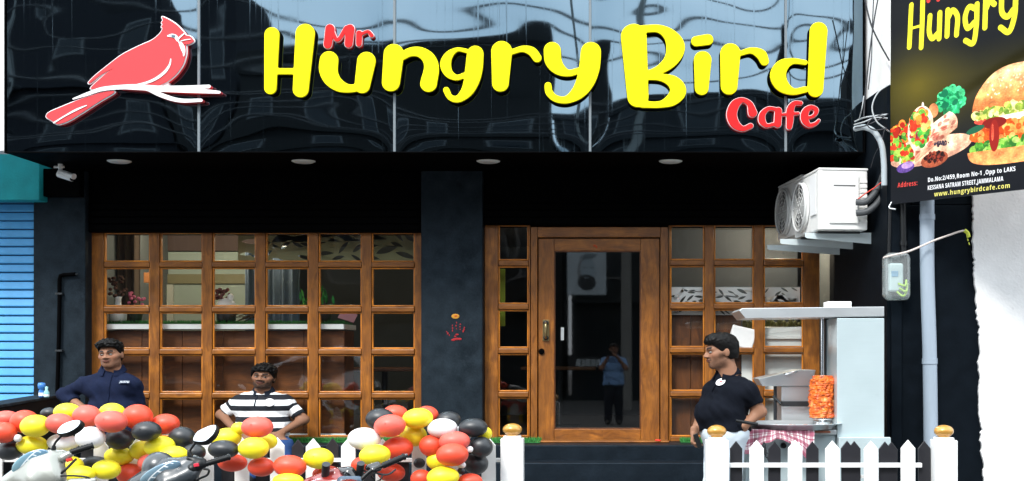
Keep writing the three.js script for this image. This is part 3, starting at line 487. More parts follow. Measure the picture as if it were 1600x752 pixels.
  part('pipe', tube([P(1338, 333, zz), P(1354, 331, zz + .03), P(1368, 321, zz + .03), P(1379, 303, zz), P(1383, 288, 1.7)], 0.03, 30, 10), pipeM, pp);
  part('red_wire', tube([P(1340, 312, zz), P(1352, 303, zz + .05), P(1366, 294, zz + .05), P(1380, 283, 1.7)], 0.006, 20, 6), std({ color: rgb(0.6, 0.05, 0.03), roughness: 0.6 }), pp);
}
// tangle of cables between sign and poster
{
  const z = 1.86, M = std({ color: rgb(0.03, 0.032, 0.04), roughness: 0.6 }), G = std({ color: rgb(0.42, 0.45, 0.47), roughness: 0.6 }), c = thing('cable_bundle', 'tangle of black and grey cables between sign and hanging poster', 'cables');
  const t = (pts, r, m) => part('cable', tube(pts.map(([x, y, dz = 0]) => P(x, y, z + dz)), r, 40, 6), m, c);
  t([[1345, -30], [1362, 40], [1376, 70], [1390, 95]], 0.0072, M); t([[1378, -30], [1368, 20], [1362, 60], [1356, 110], [1352, 150], [1350, 182]], 0.0066, M); t([[1366, -20], [1363, 50], [1362, 90], [1357, 140]], 0.0048, M);
  t([[1336, 190, -.2], [1350, 184, -.05], [1370, 181, .04], [1386, 179, .05]], 0.0072, G); t([[1335, 195, -.2], [1352, 190, .02], [1368, 184, .05], [1387, 185, .05]], 0.0066, G); t([[1336, 200, -.2], [1354, 196, .02], [1372, 188, .06], [1388, 178, .05]], 0.0060, M);
  t([[1390, 132, .03], [1372, 145, .05], [1363, 168, .05], [1370, 190, .06], [1382, 200, .05], [1390, 206]], 0.0066, G); t([[1380, 178, .05], [1362, 186, .05], [1356, 196, .05], [1366, 203, .06], [1386, 201, .05]], 0.0060, M);
  t([[1350, 150], [1347, 170], [1343, 185, -.1]], 0.0048, G);
  part('pipe', tube([P(1337, 201, 1.6), P(1352, 199, 1.75), P(1366, 206, 1.83), P(1377, 224, 1.86), P(1381, 250, 1.86), P(1382, 290, 1.86)], 0.026, 40, 10), std({ color: rgb(0.36, 0.41, 0.44), roughness: 0.5 }), c);
  t([[1383, 200], [1376, 226], [1368, 240, -.1], [1361, 262, -.3]], 0.0042, M);
}
// pier front: drain pipe, black pipe, meter, loose wire
{
  const z = 1.9, d = thing('drain_pipe', 'grey plastic drain pipe down the front of the black pier', 'pipe');
  part('pipe', tube([P(1449, 300, z), P(1449, 420, z), P(1453, 560, z), P(1456, 830, z)], 0.062, 24, 18), greyPipe, d);
  for (const y of [335, 560]) part('socket', rod(P(y < 400 ? 1449 : 1453, y, z), P(y < 400 ? 1449 : 1453, y + 9, z), 0.067, 0.067, 20), greyPipe, d);
  const b = thing('conduit_pipe', 'black conduit running down the pier to the meter box', 'pipe');
  part('pipe', [rod(P(1411, 300, 1.87), P(1413, 440, 1.87), 0.026)], blackPlastic, b); part('coupling', rod(P(1412, 377, 1.87), P(1412, 384, 1.87), 0.034), blackPlastic, b); part('pipe_lower', [rod(P(1391, 320, 1.87), P(1389, 402, 1.87), 0.014)], blackPlastic, b);
  const m = thing('electric_meter', 'electricity meter in a clear plastic cover on the pier corner', 'meter'), zm = 1.88, X = WX(1397, zm), Y = WY(433, zm), s = SC(zm);
  const cov = new RoundedBoxGeometry(44 * s, 74 * s, 0.16, 4, 0.05); { const p = cov.attributes.position; for (let i = 0; i < p.count; i++) { const y = p.getY(i) / (37 * s); p.setX(i, p.getX(i) * (1 - 0.35 * Math.pow(Math.abs(Math.min(0, p.getX(i)) ? y : 0), 3)) - 0); } cov.computeVertexNormals(); }
  part('cover', cov.translate(X, Y, zm + 0.04), phys({ color: rgb(0.86, 0.92, 0.92), transmission: 0.85, thickness: 0, roughness: 0.12, ior: 1.5 }), m);
  part('body', [bx(X - 0.045, X + 0.08, Y - 0.13, Y + 0.12, zm - 0.05, zm + 0.03, 0.02)], std({ color: rgb(0.5, 0.56, 0.56), roughness: 0.5 }), m);
  part('dial', [bx(X - 0.03, X + 0.03, Y + 0.0, Y + 0.05, zm + 0.03, zm + 0.036, 0.004)], std({ color: rgb(0.2, 0.35, 0.5), roughness: 0.3 }), m);
  part('terminal_wires', [tube([[X + .03, Y - .06, zm + .03], [X + .08, Y - .08, zm + .07], [X + .1, Y - .03, zm + .04]], 0.01, 14, 6), tube([[X + .04, Y - .1, zm + .03], [X + .09, Y - .13, zm + .06], [X + .11, Y - .06, zm + .03]], 0.01, 14, 6), tube([[X + .02, Y - .13, zm + .02], [X + .07, Y - .17, zm + .05], [X + .11, Y - .12, zm + .02]], 0.01, 14, 6)], std({ color: rgb(0.35, 0.5, 0.06), roughness: 0.5 }), m);
  part('back_board', [bx(X - .02, X + .12, Y - .2, Y + .06, zm - 0.06, zm - 0.045, 0.005)], blackPlastic, m);
  const w = thing('loose_wire', 'thin pale wire sticking out across the drain pipe to a yellow tip', 'wire'), zw = 2.02;
  part('wire', tube([P(1381, 403, 1.95), P(1391, 400, zw), P(1420, 393, zw), P(1460, 376, zw), P(1485, 367, zw), P(1500, 362, zw), P(1509, 361, zw), P(1513, 367, zw)], 0.009, 40, 6), std({ color: rgb(0.6, 0.52, 0.48), roughness: 0.6 }), w);
  part('taped_end', tube([P(1507, 360, zw), P(1512, 364, zw), P(1514, 371, zw)], 0.017, 12, 8), std({ color: rgb(0.55, 0.6, 0.05), roughness: 0.6 }), w);
  for (const [x, y] of [[1512, 377], [1514, 383]]) part('strand', tube([P(x, y - 4, zw), P(x + 1, y, zw)], 0.005, 4, 5), std({ color: rgb(0.5, 0.55, 0.05), roughness: 0.6 }), w);
}
// printed poster hung out from the pier (flat print, slightly creased vinyl)
{
  const U = 2.3, y0 = 2.795, y1 = 5.0, PPM = 560;
  const pt = canvasTex(Math.round(U * PPM), Math.round((y1 - y0) * PPM), (x, w, h) => {
    let A0 = 0.95, B0 = 0.15; const m = (u, v) => [u * PPM, h - (v * A0 + B0) * PPM], mi = (u, v) => [(u - 0.03) * PPM, h - ((v - 1.04) * 1.45 + 1.33 - 0.1 * (u - 0.2)) * PPM];        // metres along the poster and up from its lower edge
    let g = x.createLinearGradient(0, 0, 0, h); g.addColorStop(0, '#0d0f14'); g.addColorStop(0.42, '#0e1014'); g.addColorStop(0.54, '#2e2a0e'); g.addColorStop(0.66, '#29250f'); g.addColorStop(0.80, '#12141a'); g.addColorStop(1, '#070a10'); x.fillStyle = g; x.fillRect(0, 0, w, h);
    g = x.createRadialGradient(...m(0.28, 0.88), 20, ...m(0.28, 0.88), 330); g.addColorStop(0, 'rgba(120,105,22,0.6)'); g.addColorStop(1, 'rgba(90,80,20,0)'); x.fillStyle = g; x.fillRect(0, 0, w, h);
    const blob = (u, v, ru, rv, c, rot = 0) => { x.save(); x.translate(...m(u, v)); x.rotate(rot); x.fillStyle = c; x.beginPath(); x.ellipse(0, 0, ru * PPM, rv * PPM, 0, 0, 7); x.fill(); x.restore(); };
    const scat = (n, u, v, ru, rv, r, cols) => { for (let i = 0; i < n; i++) { const a = rnd() * 6.3, q = Math.sqrt(rnd()); blob(u + Math.cos(a) * q * ru, v + Math.sin(a) * q * rv, r * rr(0.4, 1.2), r * rr(0.4, 1.2), cols[Math.floor(rnd() * cols.length)], rnd() * 3); } };
    // board, bowl of spice, vegetables
    blob(0.40, 0.27, 0.40, 0.095, '#c3a08f', -0.12); blob(0.40, 0.30, 0.39, 0.085, '#d9b8a4', -0.12);
    scat(90, 0.10, 0.42, 0.12, 0.15, 0.035, ['#c8351c', '#e2541f', '#a62414', '#3c8a2c', '#e88a3a', '#7cb648', '#7d1d16']); scat(40, 0.06, 0.32, 0.07, 0.08, 0.03, ['#59a43a', '#8cc152', '#d23c20', '#2f7a2e']);
    scat(160, 0.60, 0.70, 0.13, 0.11, 0.03, ['#1fa06a', '#2fc07f', '#158a58', '#45d094', '#0f6d48']); blob(0.34, 0.62, 0.035, 0.055, '#d9946b'); blob(0.43, 0.64, 0.045, 0.06, '#c9855c'); blob(0.33, 0.70, 0.012, 0.03, '#c7c9cc');
    // the wraps
    const wrap = (a, b, r0, r1) => { const A = m(...a), B = m(...b); x.save(); x.translate(...A); const an = Math.atan2(B[1] - A[1], B[0] - A[0]), L = Math.hypot(B[0] - A[0], B[1] - A[1]); x.rotate(an); const gg = x.createLinearGradient(0, -r0 * PPM, 0, r0 * PPM); gg.addColorStop(0, '#f3e3d6'); gg.addColorStop(0.5, '#e3c4b0'); gg.addColorStop(1, '#a9806c'); x.fillStyle = gg; x.beginPath(); x.moveTo(0, -r0 * PPM); x.lineTo(L, -r1 * PPM); x.quadraticCurveTo(L + 40, 0, L, r1 * PPM); x.lineTo(0, r0 * PPM); x.closePath(); x.fill(); for (let i = 0; i < 34; i++) { x.fillStyle = ['rgba(150,70,60,.65)', 'rgba(120,55,50,.5)'][i % 2]; x.beginPath(); x.ellipse(rnd() * L, rr(-.85, .85) * r1 * PPM, rr(8, 22), rr(4, 10), rr(-.4, .4), 0, 7); x.fill(); } x.restore(); };
    wrap([0.20, 0.29], [0.62, 0.53], 0.10, 0.085); blob(0.17, 0.26, 0.07, 0.11, '#e5cdbb', 0.5); scat(60, 0.17, 0.27, 0.055, 0.09, 0.026, ['#4f9a2c', '#c9331f', '#e58a2e', '#8fc04c', '#a12a1c']);
    blob(0.30, 0.50, 0.125, 0.19, '#e9d6c6', 0.15); scat(120, 0.295, 0.50, 0.095, 0.155, 0.032, ['#3f9a3a', '#66b848', '#d8402a', '#f0943c', '#8a2a4a', '#2c7a34', '#e8c070', '#b3321e']);
    blob(0.44, 0.20, 0.135, 0.065, '#8a4a34', -0.12); scat(80, 0.44, 0.22, 0.11, 0.045, 0.016, ['#3a1410', '#6b231a', '#8d3424', '#22100e']); scat(46, 0.50, 0.33, 0.08, 0.02, 0.010, ['#33283a', '#5a4c56', '#22202a']);
    blob(0.15, 0.165, 0.09, 0.045, '#4b3a86', -0.1); blob(0.17, 0.185, 0.06, 0.03, '#8d7cc0', -0.1);
    // the burger
    g = x.createLinearGradient(...m(0, 0.88), ...m(0, 0.50)); g.addColorStop(0, '#f2c49a'); g.addColorStop(0.5, '#dd9a5e'); g.addColorStop(1, '#a85f30'); x.fillStyle = g; x.beginPath(); x.moveTo(...m(0.80, 0.56)); x.bezierCurveTo(...m(0.82, 0.80), ...m(1.0, 0.93), ...m(1.22, 0.92)); x.bezierCurveTo(...m(1.48, 0.92), ...m(1.62, 0.78), ...m(1.62, 0.56)); x.closePath(); x.fill();
    for (let i = 0; i < 60; i++) blob(rr(0.92, 1.5), rr(0.66, 0.88), 0.009, 0.006, '#f6e4c4', rnd() * 3);
    blob(1.2, 0.47, 0.38, 0.055, '#d9453a'); scat(190, 1.2, 0.525, 0.40, 0.055, 0.03, ['#a9c262', '#c9d988', '#7fa040', '#dfe6ac', '#5f8a34']); blob(1.26, 0.46, 0.30, 0.035, '#efe9df'); 
    scat(240, 1.2, 0.35, 0.40, 0.075, 0.036, ['#e5702a', '#d4551c', '#f0914a', '#b8420f', '#f5a866', '#c94a18']); scat(150, 1.2, 0.24, 0.40, 0.045, 0.03, ['#3f8a2f', '#6fae48', '#2c6a26', '#8fc468']);
    g = x.createLinearGradient(...m(0, 0.25), ...m(0, 0.02)); g.addColorStop(0, '#d98a52'); g.addColorStop(1, '#eaa468'); x.fillStyle = g; x.beginPath(); x.moveTo(...m(0.76, 0.21)); x.bezierCurveTo(...m(0.76, 0.10), ...m(0.86, 0.075), ...m(1.2, 0.075)); x.bezierCurveTo(...m(1.55, 0.075), ...m(1.64, 0.10), ...m(1.64, 0.21)); x.closePath(); x.fill();
    blob(1.0, 0.44, 0.11, 0.045, '#7c1712'); blob(1.0, 0.33, 0.045, 0.13, '#8e1d14'); blob(0.985, 0.36, 0.012, 0.07, '#c8503c'); blob(0.83, 0.405, 0.085, 0.028, '#1f5a3f', -0.25);
    x.fillStyle = '#0c0f16'; x.fillRect(0, h - 0.115 * PPM, 0, 0);
    x.fillStyle = '#0a0d14'; x.beginPath(); x.moveTo(0, h); x.lineTo(0, h - 0.105 * PPM); x.lineTo(w, h - 0.13 * PPM); x.lineTo(w, h); x.fill();
    A0 = 1; B0 = 0;
    { const im = x.getImageData(0, 0, w, h), d = im.data; for (let j = 0; j < h; j++) for (let i = 0; i < w; i++) { const o = (j * w + i) * 4, L = d[o] + d[o + 1] + d[o + 2]; if (L < 235) continue; const n = 1 + 0.6 * fbm(i / 40, j / 40, 2, 2) + 0.25 * fbm(i / 12, j / 9, 5, 2), hi = sstep(0.28, 0.5, nz(i / 7, j / 7, 8)) * 22; for (let k = 0; k < 3; k++) d[o + k] = clamp(d[o + k] * n * (1 + 0.12 * (k === 0) - 0.08 * (k === 2)) + hi, 0, 255); } x.putImageData(im, 0, 0); }
    // printed lettering
    const say = (s, u, v, size, col, font = 'bold', stretch = 1, sp = 0) => { x.save(); x.translate(...m(u, v)); x.scale(stretch, 1); x.fillStyle = col; x.font = font + ' ' + Math.round(size * PPM) + 'px sans-serif'; if (sp && 'letterSpacing' in x) x.letterSpacing = sp + 'px'; x.fillText(s, 0, 0); x.restore(); };
    say('Address:', 0.07, 0.14, 0.058, '#d8403a', 'bold', 0.82, 1); say('Do.No:2/459,Room No-1 ,Opp to LAKS', 0.374, 0.153, 0.052, '#e8e8ea', 'bold', 0.83, 1);
    say('KESSANA SATRAM STREET,JAMMALAMA', 0.374, 0.085, 0.050, '#e8e8ea', 'bold', 0.72, 1); say('www.hungrybirdcafe.com', 0.442, 0.024, 0.055, '#d9cf6a', 'bold', 0.92, 2);
    // hand lettered name in thick round strokes
    x.lineCap = x.lineJoin = 'round';
    const ink = (strokes, col, lw) => { x.strokeStyle = col; for (const s of strokes) { x.lineWidth = lw * PPM * (s.w ?? 1); x.beginPath(); s.p.forEach(([u, v], i) => i ? x.lineTo(...mi(u, v)) : x.moveTo(...mi(u, v))); x.stroke(); } };
    const curve = (pts) => { const c = new THREE.CatmullRomCurve3(pts.map((p) => V(p[0], p[1], 0))); return c.getPoints(pts.length * 6).map((p) => [p.x, p.y]); };
    const yl = '#e6dc2e';
    ink([{ p: [[0.245, 1.30], [0.225, 1.05]] }, { p: [[0.36, 1.32], [0.345, 1.04]] }, { p: [[0.24, 1.16], [0.35, 1.17]], w: .5 }, { p: curve([[0.43, 1.22], [0.425, 1.12], [0.455, 1.085], [0.505, 1.11]]) }, { p: [[0.525, 1.23], [0.52, 1.08]] }, { p: [[0.60, 1.24], [0.595, 1.09]] }, { p: curve([[0.60, 1.19], [0.645, 1.235], [0.69, 1.2], [0.685, 1.09]]) }, { p: curve([[0.86, 1.225], [0.80, 1.24], [0.765, 1.18], [0.79, 1.12], [0.855, 1.15]]) }, { p: curve([[0.875, 1.25], [0.87, 1.12], [0.84, 1.03], [0.77, 1.05]]) }, { p: [[0.955, 1.27], [0.95, 1.11]] }, { p: curve([[0.955, 1.21], [0.995, 1.255], [1.035, 1.235]]) }, { p: curve([[1.10, 1.27], [1.105, 1.18], [1.15, 1.155], [1.20, 1.19]]) }, { p: curve([[1.225, 1.28], [1.21, 1.15], [1.16, 1.07], [1.09, 1.10]]) }], yl, 0.047);
    ink([{ p: [[0.43, 1.42], [0.415, 1.31]] }, { p: [[0.43, 1.41], [0.47, 1.34], [0.51, 1.42]] , w: .7 }, { p: [[0.515, 1.42], [0.51, 1.31]] }, { p: [[0.58, 1.39], [0.575, 1.32]] }, { p: [[0.58, 1.37], [0.63, 1.39]], w: .7 }], '#d83a34', 0.038);
  });
  const g = new THREE.PlaneGeometry(U, y1 - y0, 70, 60), p = g.attributes.position; for (let i = 0; i < p.count; i++) { const X = p.getX(i), Y = p.getY(i); p.setZ(i, 0.012 * nz(X * 1.6, Y * 1.3, 2) + 0.006 * nz(X * 4, Y * 3, 5) - 0.02 * Math.exp(-Math.pow((Y + 0.1 - X * 0.4) / 0.05, 2)) * Math.exp(-X * X * 3)); } g.computeVertexNormals();
  const th = Math.atan2(0.95, 0.83), b = thing('hanging_poster', 'large printed vinyl poster of wraps and burger hung from the pier', 'poster', [2.49, y0, 1.88]);
  b.rotation.y = -th;
  part('print', g.translate(U / 2, (y1 - y0) / 2, 0.012), phys({ map: pt, roughness: 0.45, specularIntensity: 0.25 }), b);
  part('frame', [bx(0, U, 0, 0.02, -0.02, 0.0, 0.003), bx(0, U, y1 - y0 - 0.02, y1 - y0, -0.02, 0, 0.003), bx(0, 0.02, 0.02, y1 - y0 - 0.02, -0.02, 0, 0.003), bx(U - 0.02, U, 0.02, y1 - y0 - 0.02, -0.02, 0, 0.003)], darkSteel, b);
  part('tie_wire', [tube([[0.01, 0.02, 0.01], [0.0, -0.03, 0.03], [0.06, -0.05, 0.02]], 0.006, 12, 6)], steelM, b);
}
// ---------- inside the cafe, seen through the panes ----------
{
  const zI = (v, z) => WX(v, z);
  // display shelf behind the big window: timber front, white shelf, turf, ornaments
  const z = -0.2, ct = thing('display_counter', 'timber panelled display counter with white shelf behind the large window', 'counter');
  const nP = 6, xa = WX(158, z), xb = WX(538, z);
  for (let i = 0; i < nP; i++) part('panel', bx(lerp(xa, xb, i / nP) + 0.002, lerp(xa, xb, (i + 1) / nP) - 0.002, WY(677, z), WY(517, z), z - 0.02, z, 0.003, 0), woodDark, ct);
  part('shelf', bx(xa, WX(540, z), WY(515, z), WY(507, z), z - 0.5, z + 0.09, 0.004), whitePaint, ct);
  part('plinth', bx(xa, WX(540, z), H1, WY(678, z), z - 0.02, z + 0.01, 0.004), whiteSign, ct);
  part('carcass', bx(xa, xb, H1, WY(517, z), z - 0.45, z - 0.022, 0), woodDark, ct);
  const ty = WY(507, z), tf = thing('turf_runner', 'strip of artificial turf along the white display shelf', 'turf');
  part('backing', bx(xa, WX(536, z), ty + 0.001, ty + 0.02, z - 0.45, z - 0.02, 0.004), turfM[0], tf);
  const blade = new THREE.BufferGeometry(); blade.setAttribute('position', new THREE.Float32BufferAttribute([-0.004, 0, 0, 0.004, 0, 0, 0, 0.035, 0.004], 3)); blade.computeVertexNormals();
  { const n = 2600, im = shade(new THREE.InstancedMesh(blade, turfM[1], n)); im.name = 'grass_blade'; im.userData.kind = 'stuff'; const M = new THREE.Matrix4(), q = new THREE.Quaternion(), e = new THREE.Euler(); for (let i = 0; i < n; i++) im.setMatrixAt(i, M.compose(V(rr(xa, WX(534, z)), ty + 0.016, rr(z - 0.4, z - 0.02)), q.setFromEuler(e.set(rr(-.5, .5), rr(0, 6), rr(-.5, .5))), V(1, rr(.7, 1.2), 1))); tf.add(im); }
  const zo = z - 0.18, wM = phys({ color: rgb(0.78, 0.78, 0.76), roughness: 0.3 });
  const vs = thing('vase', 'white ceramic vase on the shelf at the left end of the window', 'vase', [zI(184, zo), ty + 0.02, zo]);
  part('body', lathe([[0, 0], [0.055, 0], [0.075, 0.03], [0.08, 0.12], [0.065, 0.17], [0.03, 0.185], [0.028, 0.25], [0.036, 0.28], [0.03, 0.279], [0.02, 0.25]]).scale(1.15, 1, 1.1), wM, vs);
  part('dried_flowers', Array.from({ length: 26 }, () => { const a = rnd() * 6.3, l = rr(.05, .14), q = rr(0.28, 0.5); return ball(Math.cos(a) * l * .8, q, Math.sin(a) * l * .5, 0.022, 0.018, 0.02, 8, 6); }), std({ color: rgb(0.10, 0.045, 0.03), roughness: 0.9 }), vs);
  const fl = thing('flower_pot', 'small pot of pink flowers on the shelf behind the second row of panes', 'potted flowers', [zI(212, zo), ty + 0.02, zo]);
  part('pot', lathe([[0, 0], [0.05, 0], [0.07, 0.1], [0.06, 0.1], [0, 0.08]]), std({ color: rgb(0.02, 0.03, 0.02), roughness: 0.6 }), fl);
  part('leaf', Array.from({ length: 24 }, () => { const a = rnd() * 6.3, q = rr(.1, .2); return new THREE.SphereGeometry(1, 6, 4).scale(0.03, 0.008, 0.014).rotateZ(rr(-.8, .8)).rotateY(a).translate(Math.cos(a) * .07, q, Math.sin(a) * .06); }), turfM[1], fl);
  part('blossom', Array.from({ length: 16 }, () => ball(rr(-.12, .1), rr(.16, .34), rr(-.06, .06), 0.02, 0.018, 0.02, 8, 6)), std({ color: rgb(0.55, 0.12, 0.2), roughness: 0.8 }), fl);
  const sw = thing('planter', 'white bird shaped planter with brown dried flowers on the shelf', 'planter', [zI(353, zo), ty + 0.02, zo]);
  part('bowl', lathe([[0, 0], [0.07, 0], [0.085, 0.03], [0.085, 0.1], [0.075, 0.12], [0, 0.11]]).scale(1.2, 1, 1), std({ color: rgb(0.03, 0.03, 0.035), roughness: 0.4 }), sw);
  part('white_body', [ball(0, 0.19, 0, 0.10, 0.075, 0.08), ball(0.05, 0.27, 0.01, 0.035, 0.045, 0.03), rod([0.03, 0.2, 0], [0.055, 0.28, 0], 0.035, 0.025)], wM, sw);
  part('dried_flowers', Array.from({ length: 26 }, () => ball(-0.03 + rr(-.08, .08), rr(.26, .36), rr(-.05, .05), 0.02, 0.02, 0.02, 8, 6)), std({ color: rgb(0.14, 0.05, 0.05), roughness: 0.9 }), sw);
  // driftwood twig and a fern by the right end
  const tw = thing('twig', 'dark dried twigs lying on the turf beside the white planter', 'twigs');
  part('stem', Array.from({ length: 9 }, () => { const a = zI(rr(366, 402), zo), y = ty + rr(.05, .13); return tube([[a - .13, y - .03, zo + rr(-.05, .1)], [a, y + rr(-.02, .04), zo], [a + .15, y + rr(-.05, .03), zo + .03]], 0.006, 8, 5); }), std({ color: rgb(0.06, 0.035, 0.02), roughness: 0.9 }), tw);
  const fr = thing('fern', 'green leafy plant drooping over the shelf behind the fifth window column', 'plant', [zI(503, zo), ty + 0.02, zo]);
  part('pot', lathe([[0, 0], [0.08, 0], [0.11, 0.13], [0.1, 0.13], [0, 0.1]]), std({ color: rgb(0.03, 0.02, 0.015), roughness: 0.6 }), fr);
  const leafG = new THREE.PlaneGeometry(0.035, 0.10, 1, 3); { const p = leafG.attributes.position; for (let i = 0; i < p.count; i++) { const t = (p.getY(i) / 0.10 + .5); p.setX(i, p.getX(i) * Math.sin(Math.PI * clamp(t, .05, .97))); p.setZ(i, -0.03 * t * t); } leafG.computeVertexNormals(); }
  for (let i = 0; i < 60; i++) { const l = part('leaf', leafG, turfM[i % 3], fr), a = rnd() * 6.3, q = rnd(); l.position.set(-0.08 + Math.cos(a) * .2 * q, 0.13 + rr(0.02, 0.26) * (1 - .4 * q), Math.sin(a) * .12 * q); l.rotation.set(rr(-1, 1), a, rr(-1.2, 1.2)); }
  solo('menu_card', 'pink and white folded menu card on the shelf end', 'menu card', bx(-0.09, 0.09, 0, 0.004, -0.06, 0.06, 0.001).rotateX(0.9).rotateZ(-0.3).translate(zI(543, zo), ty + 0.09, zo), std({ color: rgb(0.55, 0.25, 0.28), roughness: 0.6 }));
  // cut-out leaf screen hanging inside the top panes
  const leafHoles = (x0, x1, y0, y1, n, sz) => { const s = new THREE.Shape([[x0, y0], [x1, y0], [x1, y1], [x0, y1]].map((p) => new THREE.Vector2(...p))); const used = []; for (let t = 0; t < n * 90 && used.length < n; t++) { const l = sz * rr(.7, 1.3), w = l * rr(.26, .4), X = rr(x0 + l, x1 - l), Y = rr(y0 + w * 1.8, y1 - w * 1.8), a = rr(-.9, .9); if (used.some((u) => Math.hypot(u[0] - X, u[1] - Y) < (u[2] + l) * 0.6)) continue; used.push([X, Y, l]); const h = new THREE.Path(), c = Math.cos(a), q = Math.sin(a), R = (u, v) => [X + u * c - v * q, Y + u * q + v * c]; h.moveTo(...R(-l, 0)); h.quadraticCurveTo(...R(-l * .1, w * 1.7), ...R(l, 0)); h.quadraticCurveTo(...R(-l * .1, -w * 1.3), ...R(-l, 0)); s.holes.push(h); } return s; };
  const zs = -0.32, scr = thing('leaf_screen', 'cream screen with cut-out leaves hanging inside the top panes', 'screen');
  part('sheet', new THREE.ExtrudeGeometry(leafHoles(WX(372, zs), WX(655, zs), WY(411, zs), WY(358, zs), 70, 0.10), { depth: 0.008, bevelEnabled: false, curveSegments: 5 }).translate(0, 0, zs), std({ color: rgb(0.34, 0.32, 0.16), roughness: 0.7 }), scr);
  part('hanger', [rod([WX(380, zs), WY(358, zs), zs], [WX(380, zs), 3.05, zs], 0.004), rod([WX(645, zs), WY(358, zs), zs], [WX(645, zs), 3.05, zs], 0.004)], darkSteel, scr);
  const z2 = -0.11, sc2 = thing('leaf_screen', 'white shelf front with cut-out leaves behind the right window', 'screen');
  part('sheet', new THREE.ExtrudeGeometry(leafHoles(WX(1047, z2), WX(1250, z2), WY(492, z2), WY(449, z2), 80, 0.055), { depth: 0.008, bevelEnabled: false, curveSegments: 5 }).translate(0, 0, z2), whiteSign, sc2);
  part('backing', bx(WX(1046, z2), WX(1251, z2), WY(495, z2), WY(447, z2), z2 - 0.14, z2 - 0.1, 0.003), std({ color: rgb(0.10, 0.12, 0.13), roughness: 0.8 }), sc2);
  // service counter behind the right window
  const cb = thing('service_counter', 'timber and white counter standing behind the right window', 'counter'), zc = -0.16;
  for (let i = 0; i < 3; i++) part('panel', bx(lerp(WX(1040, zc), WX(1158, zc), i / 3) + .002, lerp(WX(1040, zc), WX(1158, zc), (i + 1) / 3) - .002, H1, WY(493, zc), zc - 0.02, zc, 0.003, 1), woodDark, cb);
  part('white_panel', bx(WX(1159, zc), WX(1272, zc), H1, WY(530, zc), zc - 0.02, zc, 0.004), whitePaint, cb);
  part('worktop', bx(WX(1140, zc), WX(1274, zc), WY(530, zc), WY(525, zc), zc - 0.4, zc + 0.03, 0.004), whitePaint, cb);
  const crumple = (w, h, d, s) => { const g = new RoundedBoxGeometry(w, h, d, 5, 0.02), p = g.attributes.position; for (let i = 0; i < p.count; i++) { const a = p.getX(i), b = p.getY(i), c = p.getZ(i); p.setXYZ(i, a + .025 * nz(a * 9, b * 9, c * 9 + s), b + .025 * nz(a * 9 + 4, b * 9, c * 9 + s), c + .02 * nz(a * 9, b * 9 + 7, c * 9 + s)); } g.computeVertexNormals(); return g; };
  solo('cloth_bundle', 'crumpled white paper bundle behind the glass beside the man in black', 'bundle', crumple(0.26, 0.22, 0.12, 2).rotateZ(-.25).translate(WX(1160, zc + .08), WY(528, zc + .08), zc + 0.1), whitePaint);
  solo('paper_stack', 'folded white paper lying on the white counter behind the right panes', 'paper', crumple(0.46, 0.10, 0.24, 5).translate(WX(1226, zc), WY(519, zc), zc - 0.12), whitePaint);
  solo('shelf_items', 'dark jars and leaves on the counter behind the right panes', 'jars', Array.from({ length: 16 }, (_, i) => ball(WX(1165 + i * 6, -0.5), WY(506 + (i % 3) * 3, -0.5), -0.5 + rr(-.05, .05), 0.03, 0.06, 0.03, 8, 6)), std({ color: rgb(0.10, 0.11, 0.03), roughness: 0.7 }));
  // cupboard and mural sheets further in
  const m1 = thing('wall_cabinet', 'pale cabinet doors inside the cafe behind the right window', 'cabinet'); for (let i = 0; i < 3; i++) part('door', bx(0.62 + i * .55, 1.15 + i * .55, 1.75, 2.95, -1.7, -1.66, 0.006), std({ color: rgb(0.045, 0.055, 0.07), roughness: 0.6 }), m1);
  part('carcass', bx(0.6, 2.26, 1.73, 2.97, -2.1, -1.705, 0), std({ color: rgb(0.06, 0.06, 0.06), roughness: 0.7 }), m1);
  const zb = -2.4, w1 = thing('inner_wall', 'pale inner wall with brown frieze behind the left panes', 'wall');
  part('plaster', bx(WX(225, zb), WX(405, zb), H1, 2.75, zb - 0.1, zb, 0.004), std({ color: rgb(0.27, 0.33, 0.30), roughness: 0.8 }), w1);
  part('frieze', bx(WX(225, zb), WX(405, zb), 2.35, 2.47, zb + 0.002, zb + 0.03, 0.004), std({ color: rgb(0.16, 0.15, 0.08), roughness: 0.6 }), w1);
  part('band', bx(WX(225, zb), WX(405, zb), 2.76, 3.0, zb - 0.1, zb + 0.02, 0.004), std({ color: rgb(0.06, 0.035, 0.03), roughness: 0.7 }), w1);
  part('pilaster', bx(WX(262, zb), WX(272, zb), H1, 2.34, zb + 0.002, zb + 0.05, 0.004), std({ color: rgb(0.4, 0.42, 0.38), roughness: 0.7 }), w1);
  solo('wall_picture', 'small framed orange picture on the inner wall', 'picture', [bx(WX(224, -1.4), WX(240, -1.4), WY(442, -1.4), WY(426, -1.4), -1.42, -1.4, 0.004)], std({ color: rgb(0.42, 0.16, 0.05), roughness: 0.6 }));
  const col = thing('curtain', 'pleated brown curtain inside at the left window edge', 'curtain'), cp = new THREE.PlaneGeometry(0.5, 1.9, 60, 2), q = cp.attributes.position; for (let i = 0; i < q.count; i++) q.setZ(i, 0.03 * Math.sin(q.getX(i) * 70)); cp.computeVertexNormals();
  part('fabric', cp.translate(WX(182, -0.9), 2.05, -0.9), std({ color: rgb(0.10, 0.07, 0.05), roughness: 0.9, side: THREE.DoubleSide }), col); part('rail', rod([WX(155, -0.9), 3.0, -0.9], [WX(230, -0.9), 3.0, -0.9], 0.015), darkSteel, col);
